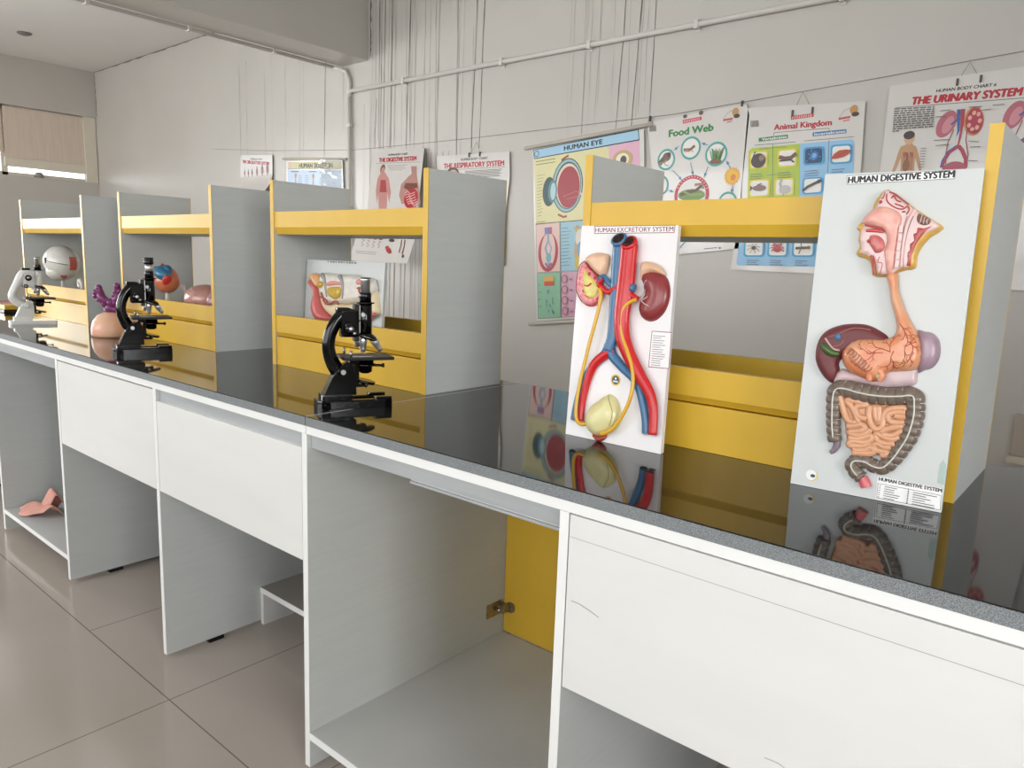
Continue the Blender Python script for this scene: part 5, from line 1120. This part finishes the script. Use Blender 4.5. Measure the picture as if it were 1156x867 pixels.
A.line([(-1.459,1.8326),(-1.4384,1.5866)], .0025, K_txt); A.line([(-1.1995,1.8321),(-1.1904,1.6894)], .0025, K_txt)
A.line([(-1.5249,1.8154),(-1.394,1.8173),(-1.3934,1.8108)], .002, K_txt); A.line([(-1.4756,1.6895),(-1.4186,1.6923)], .002, K_txt)
A.part('colour_panels', o)
A = Art(FW, .0045)
def cell(q, bc, fc):
    cx = sum(p[0] for p in q)/4; cz = sum(p[1] for p in q)/4
    def rnd(k):
        out = []
        for i in range(4):
            p0, p1, p2 = q[i-1], q[i], q[(i+1) % 4]
            for t_, pp in ((.15, p0), (.04, None), (.15, p2)):
                x, z = p1 if pp is None else (p1[0]+(pp[0]-p1[0])*t_, p1[1]+(pp[1]-p1[1])*t_)
                if pp is None: x += (cx-x)*.08; z += (cz-z)*.08
                out.append((cx+(x-cx)*k, cz+(z-cz)*k))
        return out
    A.poly(rnd(1.22), I(bc)); A.poly(rnd(1.0), I(fc)); A.part('picture_frame', o); return cx, cz
YB = '#D8C82E'; BB = '#3F98C4'
C1 = [(-1.5615,1.7986),(-1.4869,1.7993),(-1.4823,1.7309),(-1.5565,1.7293)]; C2 = [(-1.4242,1.799),(-1.3481,1.7993),(-1.3432,1.7315),(-1.4188,1.7302)]; C3 = [(-1.5525,1.6652),(-1.4648,1.6671),(-1.4614,1.5983),(-1.5474,1.5952)]; C4 = [(-1.4263,1.6655),(-1.3491,1.6665),(-1.3448,1.5991),(-1.4211,1.5971)]
C5 = [(-1.302,1.8004),(-1.225,1.8004),(-1.22,1.7352),(-1.2966,1.7337)]; C6 = [(-1.18,1.8024),(-1.1039,1.8022),(-1.0988,1.7334),(-1.175,1.7321)]; C7 = [(-1.293,1.6636),(-1.2156,1.6645),(-1.2112,1.604),(-1.288,1.6011)]
B1 = [(-1.5505,1.3804),(-1.466,1.3811),(-1.4623,1.3116),(-1.5478,1.3099)]; B2 = [(-1.4304,1.3814),(-1.3499,1.3821),(-1.3461,1.314),(-1.4281,1.3123)]; B3 = [(-1.3125,1.3824),(-1.2259,1.3832),(-1.2219,1.3166),(-1.308,1.3148)]
cc = [cell(q, YB, '#E4E2DC') for q in (C1, C2, C3, C4)]+[cell(C5, BB, '#123A66'), cell(C6, BB, '#E4E2DC'), cell(C7, BB, '#E4E2DC')]+[cell(q, BB, '#E4E2DC') for q in (B1, B2, B3)]
for x, z in cc[:4]+cc[4:7]:
    for i in range(3): A.line([(x-.035, z-.068-i*.011), (x+.035-.02*random.random(), z-.066-i*.011)], .0025, K_txt)
for x, z in cc[7:]:
    for i in range(3): A.line([(x-.03, z-.06-i*.010), (x+.035-.03*random.random(), z-.06-i*.010)], .0025, K_txt)
A.part('small_print', o)
A = Art(FW, .0080)
x, z = cc[0]; A.ell((x, z-.004), .036, .034, I('#3A2E26')); A.ell((x+.016, z+.008), .014, .014, I('#8A7050')); A.line([(x-.03, z+.01), (x-.018, z+.04)], .005, I('#4A3A2A')); A.part('tortoise_picture', o)
x, z = cc[1]; A.line([(x-.038, z+.006), (x-.01, z-.002), (x+.02, z+.0), (x+.042, z+.018)], .018, I('#6A4A34')); A.line([(x-.035, z-.012), (x+.02, z-.01), (x+.036, z-.022)], .007, I('#4A3426')); A.part('crocodile_picture', o)
x, z = cc[2]; A.ell((x+.002, z), .034, .014, I('#7E625A')); A.poly([(x-.045, z+.014), (x-.028, z), (x-.045, z-.014)], I('#6A4E48')); A.line([(x-.01, z+.014), (x+.012, z+.020)], .006, I('#5A423C')); A.part('fish_picture', o)
x, z = cc[3]; A.ell((x+.006, z-.012), .028, .02, I('#B9B6AE')); A.line([(x-.012, z-.005), (x-.02, z+.016), (x-.014, z+.032), (x-.022, z+.036)], .009, I('#A8A59C')); A.line([(x+.002, z-.03), (x+.0, z-.042)], .003, I('#B08040')); A.part('goose_picture', o)
x, z = cc[4]; A.ell((x+.004, z), .02, .02, I('#2A6FB0')); A.ell((x+.004, z), .01, .011, I('#6FA8D8'))
for i in range(9): A.ell((x+random.uniform(-.038, .038), z+random.uniform(-.034, .034)), .003, .003, I('#4F90C8'))
A.part('microbe_picture', o)
x, z = cc[5]; A.tri([(x-.04, z-.02), (x-.03, z+.002), (x-.008, z+.016), (x+.02, z+.018), (x+.044, z+.014), (x+.034, z-.002), (x+.012, z-.014), (x-.015, z-.02)], I('#B4452C')); A.line([(x-.038, z-.018), (x+.03, z+.012)], .003, I('#8A3020')); A.part('flatworm_picture', o)
x, z = cc[6]; A.line([(x-.042, z-.022), (x-.02, z-.004), (x+.01, z+.01), (x+.036, z+.022)], .012, I('#3A3634')); A.ell((x+.028, z+.018), .013, .008, I('#3A3634'), rot=.5); A.part('leech_picture', o)
x, z = cc[7]; A.ell((x, z), .011, .009, I('#4A3A32'))
for i in range(8): th = .3+i*PI/4; A.line([(x, z), (x+.02*math.cos(th), z+.016*math.sin(th)+.004), (x+.034*math.cos(th), z+.024*math.sin(th)-.004)], .0022, I('#4A3A32'))
A.part('spider_picture', o)
x, z = cc[8]; A.ell((x, z-.004), .02, .016, I('#A82E38'))
for i in range(8): th = -.4+i*.57; A.line([(x, z), (x+.026*math.cos(th), z+.02*math.sin(th)), (x+.034*math.cos(th+.2), z+.026*math.sin(th)-.006)], .005, I('#B8404A'))
A.line([(x-.014, z+.01), (x-.02, z+.026), (x-.006, z+.028)], .006, I('#A82E38')); A.line([(x+.014, z+.01), (x+.02, z+.026), (x+.006, z+.028)], .006, I('#A82E38')); A.part('crab_picture', o)
x, z = cc[9]; A.line([(x-.034, z-.002), (x+.03, z+.002)], .012, I('#5A4A2A')); A.line([(x-.006, z+.002), (x-.012, z+.026)], .004, I('#6A5A3A')); A.line([(x-.01, z-.006), (x-.016, z-.028)], .004, I('#3A302A')); A.ell((x+.026, z+.002), .009, .008, I('#6E5A30')); A.part('insect_picture', o)

# ---- THE URINARY SYSTEM
o = poster('urinary system wall chart with a standing man, highest at the right edge of the wall', FW, [(-0.9662,2.0397),(-0.2862,2.0627),(-0.2444,1.611),(-0.2243,1.1968),(-0.9473,1.1903),(-0.97,1.6783)])
hanger(o, [(-0.714,2.0237),(-0.6756,2.099),(-0.6259,2.0165)], [(-0.7108,2.0233),(-0.6287,2.0269)])
A = Art(FW, .0006); A.text('HUMAN BODY CHART 6', [(-0.7855,1.9925),(-0.5731,1.9927),(-0.7863,2.0052)], K_black, .02, .2); A.text('THE URINARY SYSTEM', [(-0.8746,1.9528),(-0.4856,1.9481),(-0.875,1.984)], K_title, .04, .15); A.part('title_lettering', o)
A = Art(FW, .0006); A.line([(-0.9355,1.9467),(-0.4719,1.937)], .0025, K_txt); A.line([(-0.4739,1.9372),(-0.2968,1.9386)], .0025, K_txt)
q = [(-0.9397,1.9416),(-0.7837,1.935),(-0.7776,1.8468),(-0.9337,1.8481)]
for i in range(11):
    t_ = i/10; a = (q[0][0]+(q[3][0]-q[0][0])*t_, q[0][1]+(q[3][1]-q[0][1])*t_); e = (q[1][0]+(q[2][0]-q[1][0])*t_, q[1][1]+(q[2][1]-q[1][1])*t_); s = 0
    last = .18 if i == 10 else 1
    while s < last-.03:
        w_ = min(random.uniform(.05, .16), last-s); A.line([(a[0]+(e[0]-a[0])*s, a[1]+(e[1]-a[1])*s), (a[0]+(e[0]-a[0])*(s+w_), a[1]+(e[1]-a[1])*(s+w_))], .005, I('#5F5A57')); s += w_+.025
for i in range(8): a = [(-0.8157,1.7683),(-0.7942,1.6934)]; z = a[0][1]+(a[1][1]-a[0][1])*i/7; A.line([(a[0][0], z), (a[1][0], z)], .002, K_txt)
for a in ([(-0.7603,1.9148),(-0.722,1.9158)], [(-0.7744,1.8922),(-0.7355,1.891)], [(-0.658,1.9193),(-0.6105,1.9175)], [(-0.7693,1.7985),(-0.7138,1.7974)], [(-0.7613,1.7767),(-0.7116,1.7781)], [(-0.6424,1.7861),(-0.6048,1.7804)], [(-0.6343,1.762),(-0.5973,1.7612)], [(-0.6334,1.7087),(-0.6013,1.7056)], [(-0.6416,1.8243),(-0.6151,1.8233)], [(-0.6088,1.9028),(-0.578,1.9038)], [(-0.5746,1.9184),(-0.534,1.9182)]): A.line(a, .0025, K_txt)
A.part('small_print', o)
A = Art(FW, .0008); SK = I('#B98E68'); SK2 = I('#C9A27E')
A.tri([(-0.8739,1.8032),(-0.854,1.8017),(-0.8509,1.7892),(-0.8353,1.7788),(-0.8228,1.7442),(-0.8086,1.6942),(-0.7999,1.6568),(-0.807,1.654),(-0.8202,1.6948),(-0.8348,1.7327),(-0.8347,1.6956),(-0.8263,1.6455),(-0.8882,1.6482),(-0.8877,1.6984),(-0.8918,1.7361),(-0.9014,1.6991),(-0.9162,1.6589),(-0.9256,1.6625),(-0.913,1.7123),(-0.9035,1.7618),(-0.897,1.7831),(-0.8761,1.791)], SK)
A.ell([(-0.8657,1.818)][0], .021, .029, SK2); A.ell([(-0.8686,1.8286)][0], .022, .017, I('#3A302A')); A.poly([(-0.8853,1.7575),(-0.8709,1.7596),(-0.8667,1.7377),(-0.8817,1.7355)], I('#9E5A4A')); A.poly([(-0.8591,1.7589),(-0.8442,1.7548),(-0.8429,1.7331),(-0.8567,1.7371)], I('#9E5A4A')); A.tri([(-0.8826,1.7324),(-0.8695,1.7472),(-0.8578,1.7464),(-0.8426,1.73),(-0.8409,1.6835),(-0.8739,1.6851)], I('#A8765A'))
A.line([(-0.8676,1.7563),(-0.8657,1.7283),(-0.8675,1.6911)], .006, I('#8A3A3A')); A.ell([(-0.8677,1.7035)][0], .014, .024, I('#8A5A3A')); A.part('standing_man_picture', o)
def kidneys(dx, name):
    global A
    A = Art(FW, .0008); f_ = lambda pts: [(p[0]+dx, p[1]+dx*.06) for p in pts]
    KP = I('#B0606E'); KO = I('#C48A50'); RD = I('#A83248'); BL = I('#3A5A98')
    A.tri(f_([(-0.7318,1.9061),(-0.7101,1.9069),(-0.7081,1.8801),(-0.7225,1.8725)]), KO); A.ell(f_([(-0.7322,1.8615)])[0], .034, .055, KP, rot=-.35); A.ell(f_([(-0.7263,1.858)])[0], .018, .036, I('#C8848C'), rot=-.35)
    A.ell(f_([(-0.6347,1.8646)])[0], .036, .058, KO, rot=.1); A.ell(f_([(-0.6325,1.8645)])[0], .031, .052, RD, rot=.1)
    for i in range(7): th = i*.9; a = f_([(-0.6325,1.8645)])[0]; A.ell((a[0]+.019*math.cos(th), a[1]+.033*math.sin(th)), .007, .009, I('#D9A090'))
    A.poly(f_([(-0.7003,1.916),(-0.6869,1.9158),(-0.6807,1.8304),(-0.69,1.8075),(-0.6924,1.7719),(-0.6894,1.8311)]), BL); A.poly(f_([(-0.6858,1.9157),(-0.6703,1.9159),(-0.6689,1.853),(-0.6725,1.8061),(-0.6771,1.7709),(-0.6825,1.7712),(-0.6786,1.8303)]), RD)
    A.line(f_([(-0.6782,1.7709),(-0.7083,1.7491),(-0.7263,1.714),(-0.7299,1.687)]), .014, RD); A.line(f_([(-0.6782,1.7709),(-0.6625,1.752),(-0.6448,1.7153),(-0.6437,1.6825)]), .014, RD); A.line(f_([(-0.6864,1.7715),(-0.7149,1.7495),(-0.7308,1.7143),(-0.7333,1.6872)]), .006, BL)
    A.line(f_([(-0.7152,1.8571),(-0.693,1.8758)]), .007, BL); A.line(f_([(-0.6655,1.8704),(-0.6464,1.8657)]), .007, RD); A.line(f_([(-0.7022,1.8381),(-0.718,1.7857),(-0.7208,1.7378),(-0.7166,1.7014)]), .004, I('#9A4A58')); A.line(f_([(-0.654,1.84),(-0.6539,1.7929),(-0.6388,1.7327),(-0.6427,1.6973)]), .004, I('#9A4A58'))
    A.ell(f_([(-0.6835,1.6756)])[0], .045, .034, I('#A8505E')); A.part(name, o)
kidneys(0, 'kidney_picture'); kidneys(.234, 'kidney_picture')

# ---- THE RESPIRATORY SYSTEM
o = poster('respiratory system wall chart mostly hidden behind the second nearest shelf unit', FW, [(-3.7664,1.9197),(-3.1213,1.909),(-3.1107,1.7548),(-3.1344,1.5514),(-3.1342,1.2115),(-3.7379,1.1756)])
hanger(o, [(-3.4615,1.9092),(-3.4055,1.9878),(-3.3676,1.9088)], [(-3.4615,1.9092),(-3.3676,1.9088)])
A = Art(FW, .0006); A.text('HUMAN BODY CHART', [(-3.5356,1.8778),(-3.2985,1.8744),(-3.5362,1.8933)], K_black, .02); A.text('THE RESPIRATORY SYSTEM', [(-3.6943,1.8365),(-3.1611,1.8275),(-3.6953,1.8693)], K_title, .03); A.part('title_lettering', o)
A = Art(FW, .0006); A.line([(-3.7013,1.825),(-3.1506,1.8196)], .0025, K_txt)
reg(6, [(-3.4986,1.8119),(-3.1502,1.8113),(-3.1481,1.7622),(-3.4969,1.7634)], I('#6A6562'), .004, .15); A.part('small_print', o)
A = Art(FW, .0008); A.ell([(-3.6108,1.7959)][0], .06, .045, I('#4A3A34')); A.ell([(-3.606,1.78)][0], .048, .045, I('#B9907A')); A.part('head_picture', o)

# ---- THE DIGESTIVE SYSTEM poster, bottom edge swinging away from the wall
GW, GH = .577, .876
o = poster('glossy digestive system wall chart swinging out from the wall above the second shelf unit', FG, [(0.027,0.886),(0.5773,0.891),(0.6376,0.2051),(0.6064,0.0279),(0.0007,-0.0035),(0.102,0.4073)])
A = Art(FG, .0006); A.text('HUMAN BODY CHART', [(0.2181,0.8291),(0.4237,0.8382),(0.214,0.8454)], K_black, .02); A.text('THE DIGESTIVE SYSTEM', [(0.1306,0.7777),(0.5202,0.7932),(0.123,0.813)], K_title, .03); A.part('title_lettering', o)
A = Art(FG, .0006); A.line([(0.0958,0.7675),(0.5613,0.7813)], .0022, K_txt)
reg(4, [(0.2245,0.7581),(0.4644,0.7654),(0.4381,0.711),(0.2618,0.709)], I('#8A8480'), .003, .3)
reg(2, [(0.0629,0.0804),(0.3249,0.0854),(0.3322,0.0576),(0.0711,0.0517)], K_txt, .003, .3); A.part('small_print', o)
A = Art(FG, .0008); A.tri([(0.1739,0.6957),(0.2155,0.6962),(0.269,0.648),(0.3205,0.5405),(0.3222,0.4571),(0.2803,0.5392),(0.3087,0.4091),(0.225,0.4052),(0.1904,0.5242),(0.1929,0.4517),(0.1542,0.5475),(0.1484,0.6457)], I('#C08A84')); A.ell([(0.1852,0.7231)][0], .026, .038, I('#7A5A50')); A.ell([(0.1907,0.7082)][0], .020, .028, I('#B98A78'))
A.tri([(0.185,0.6341),(0.2394,0.6352),(0.2755,0.5391),(0.1988,0.5367)], I('#A84A4E')); A.part('standing_woman_picture', o)
A = Art(FG, .0008); A.tri([(0.4765,0.7474),(0.5352,0.7478),(0.5502,0.6826),(0.5883,0.5954),(0.6347,0.4701),(0.6218,0.4353),(0.5992,0.4686),(0.6051,0.4231),(0.5228,0.4193),(0.4815,0.4637),(0.4535,0.4509),(0.4086,0.5196),(0.4089,0.6027),(0.465,0.6635),(0.4982,0.6878)], I('#B58A80')); A.tri([(0.4529,0.6156),(0.5679,0.6183),(0.5834,0.5836),(0.4887,0.5634),(0.4412,0.5798)], I('#7A4A3E'))
A.ell([(0.5342,0.5007)][0], .068, .075, I('#B02A38'))
for i in range(6): a = [(0.4634,0.5391),(0.4676,0.5216),(0.4798,0.5033),(0.4918,0.4851),(0.5033,0.4693),(0.5142,0.4558)][i]; A.line([(a[0], a[1]), (a[0]+.03, a[1]+.012), (a[0]+.06, a[1]-.006), (a[0]+.10, a[1]+.01)], .007, I('#E4B8B0'))
A.part('torso_picture', o)
A = Art(FG, .0008); BRN = I('#7A4A44')
for i in range(4):
    a = [(0.1211,0.1439),(0.1797,0.1426),(0.2376,0.1413),(0.2972,0.1426)][i]; A.line([(a[0]-.01, a[1]+.02), (a[0]+.016, a[1]+.014), (a[0]-.012, a[1]-.004), (a[0]+.014, a[1]-.016), (a[0]-.006, a[1]-.03)], .006, BRN); A.ell((a[0]+.008, a[1]+.04), .022, .01, I('#8A2E38'))
A.ell([(0.407,0.1037)][0], .034, .018, I('#A0322E'), rot=-.5); A.ell([(0.3866,0.1224)][0], .02, .014, I('#B0423E')); A.ell([(0.4194,0.1784)][0], .03, .012, I('#4A3A38'))
A.line([(0.5163,0.1913),(0.5195,0.1468),(0.5121,0.096)], .01, BRN); A.line([(0.5491,0.1938),(0.5518,0.1383),(0.5444,0.0877)], .01, BRN); A.ell([(0.5567,0.0745)][0], .012, .012, K_txt); A.part('organ_pictures', o)

# ---- THE CIRCULATORY SYSTEM poster, lower part curling toward the window
o = thing('wall_poster', 'small circulatory system wall chart with a curled glossy lower half, leftmost on the back wall', 'poster', (-6.05, YW-.02, 1.8))
b = MB(); q = [(-6.2529,2.0839),(-5.7553,2.0542),(-5.7573,1.9015),(-6.2689,1.8953)]; sheet_box(b, FW, q)
(x3, z3), (x2, z2) = q[3], q[2]; vs = []; K = 14
for i in range(K+1):
    t_ = i/K; d = .0003+.16*math.sin(t_*PI*.55)**2; dz = .40*t_
    for x_, z_ in ((x3-.03*t_, z3), ((x2+x3)/2, (z2+z3)/2+.0), (x2, z2)): vs.append((x_, YW-.014-d, z_-dz*.85))
fs = []
for i in range(K):
    for j in range(2): fs.append((3*i+j, 3*i+j+1, 3*i+4+j, 3*i+3+j))
b.add(vs, fs, W_sheet, True); b.build('sheet', o)
A = Art(FW, .0006); A.text('HUMAN BODY CHART', [(-6.0966,2.0364),(-5.9096,2.0227),(-6.0962,2.0467)], K_black, .02); A.text('THE CIRCULATORY SYSTEM', [(-6.2291,2.014),(-5.8046,1.972),(-6.2279,2.0413)], K_title, .03); A.part('title_lettering', o)
for k_, (u0, h_) in enumerate(((170, 40), (203, 42), (237, 45), (281, 62), (328, 80), (375, 80))):
    A = Art(FW, .0006); a = [(-6.1964,1.9194),(-6.136,1.9166),(-6.0745,1.9155),(-5.9959,1.9174),(-5.9131,1.9226),(-5.8318,1.9242)][k_]; s = h_/80*.1
    A.line([(a[0], a[1]+s*.5), (a[0], a[1]-s*.1)], s*.22, I('#8A5A54')); A.line([(a[0]-s*.05, a[1]-s*.1), (a[0]-s*.08, a[1]-s*.6)], s*.08, I('#8A5A54')); A.line([(a[0]+s*.05, a[1]-s*.1), (a[0]+s*.08, a[1]-s*.6)], s*.08, I('#8A5A54')); A.ell((a[0], a[1]+s*.62), s*.09, s*.11, I('#7A4A44')); A.line([(a[0]-s*.16, a[1]+s*.4), (a[0]-s*.2, a[1]-s*.1)], s*.06, I('#9A6A60')); A.line([(a[0]+s*.16, a[1]+s*.4), (a[0]+s*.2, a[1]-s*.1)], s*.06, I('#9A6A60'))
    A.part('figure_picture', o)

# ---- HUMAN SKELETON
o = poster('HUMAN SKELETON wall chart with an olive title band and crumpled clear sleeve', FW, [(-5.547,1.9952),(-4.7956,1.9557),(-4.7802,1.5635),(-5.5575,1.5752)])
rail(o, *[(-5.5871,2.0108),(-4.7383,1.958)], r_=.010)
A = Art(FW, .0006); A.poly([(-5.5296,1.9818),(-4.8094,1.9475),(-4.8068,1.89),(-5.5309,1.9271)], K_txt); A.poly([(-5.488,1.9795),(-4.8121,1.9444),(-4.8096,1.8926),(-5.4892,1.9284)], I('#B9B37C')); A.poly([(-5.5264,1.9799),(-5.4912,1.9779),(-5.4923,1.9286),(-5.5276,1.9304)], I('#C9A8A0'))
A.text('HUMAN SKELETON', [(-5.3662,1.9265),(-4.9213,1.9058),(-5.3654,1.9647)], K_black, .03); A.part('title_lettering', o)
A = Art(FW, .0006); A.poly([(-5.5311,1.92),(-4.8096,1.8836),(-4.8078,1.5973),(-5.5387,1.611)], I('#A9BFD6')); c_ = I('#A07A68')
for a in ([(-5.4175,1.8695)][0], [(-5.1751,1.8524)][0]): A.ell(a, .018, .02, c_); A.line([a, (a[0], a[1]-.1)], .018, c_); A.line([(a[0], a[1]-.1), (a[0], a[1]-.3)], .01, c_)
reg(5, [(-5.3797,1.8722),(-5.3208,1.8694),(-5.322,1.7999),(-5.3812,1.8021)], K_txt, .0025, .3); reg(5, [(-5.2869,1.8679),(-5.2215,1.8649),(-5.2226,1.796),(-5.2881,1.7985)], K_txt, .0025, .3); reg(4, [(-5.4769,1.9084),(-5.3666,1.903),(-5.3668,1.8943),(-5.4771,1.8996)], K_txt, .002, .1); reg(4, [(-5.2286,1.8944),(-5.124,1.8893),(-5.124,1.8825),(-5.2287,1.8876)], K_txt, .002, .1)
A.part('skeleton_pictures', o)
b = MB(); rn = random.Random(5); q = [(-5.0862,1.9668),(-4.7791,1.9523),(-4.7802,1.5635),(-5.0909,1.5682)]; n1, n2 = 7, 16; vs = []; fs = []
for j in range(n2+1):
    for i in range(n1+1):
        s_, t_ = i/n1, j/n2; vs.append((q[0][0]+(q[1][0]-q[0][0])*s_+rn.uniform(-.008, .008), YW-.022-(rn.uniform(0, .045) if 0 < i else 0), q[0][1]+(q[3][1]-q[0][1])*t_+rn.uniform(-.008, .008)))
for j in range(n2):
    for i in range(n1): k0 = j*(n1+1)+i; fs += [(k0, k0+1, k0+n1+2), (k0, k0+n1+2, k0+n1+1)]
def sleeve_mat():
    m = bpy.data.materials.new('clear_plastic_sleeve'); m.use_nodes = True; nt = m.node_tree; nt.nodes.clear(); L = nt.links
    o_ = nt.nodes.new('ShaderNodeOutputMaterial'); t = nt.nodes.new('ShaderNodeBsdfTransparent'); g = nt.nodes.new('ShaderNodeBsdfGlossy'); g.inputs['Roughness'].default_value = .12
    d = nt.nodes.new('ShaderNodeBsdfDiffuse'); d.inputs['Color'].default_value = (.8, .8, .8, 1)
    x = nt.nodes.new('ShaderNodeMixShader'); x.inputs[0].default_value = .22; y_ = nt.nodes.new('ShaderNodeMixShader'); y_.inputs[0].default_value = .14
    L.new(t.outputs[0], x.inputs[1]); L.new(g.outputs[0], x.inputs[2]); L.new(x.outputs[0], y_.inputs[1]); L.new(d.outputs[0], y_.inputs[2]); L.new(y_.outputs[0], o_.inputs['Surface']); return m
b.add(vs, fs, sleeve_mat()); b.build('clear_sleeve', o, 'crumpled clear plastic sleeve')
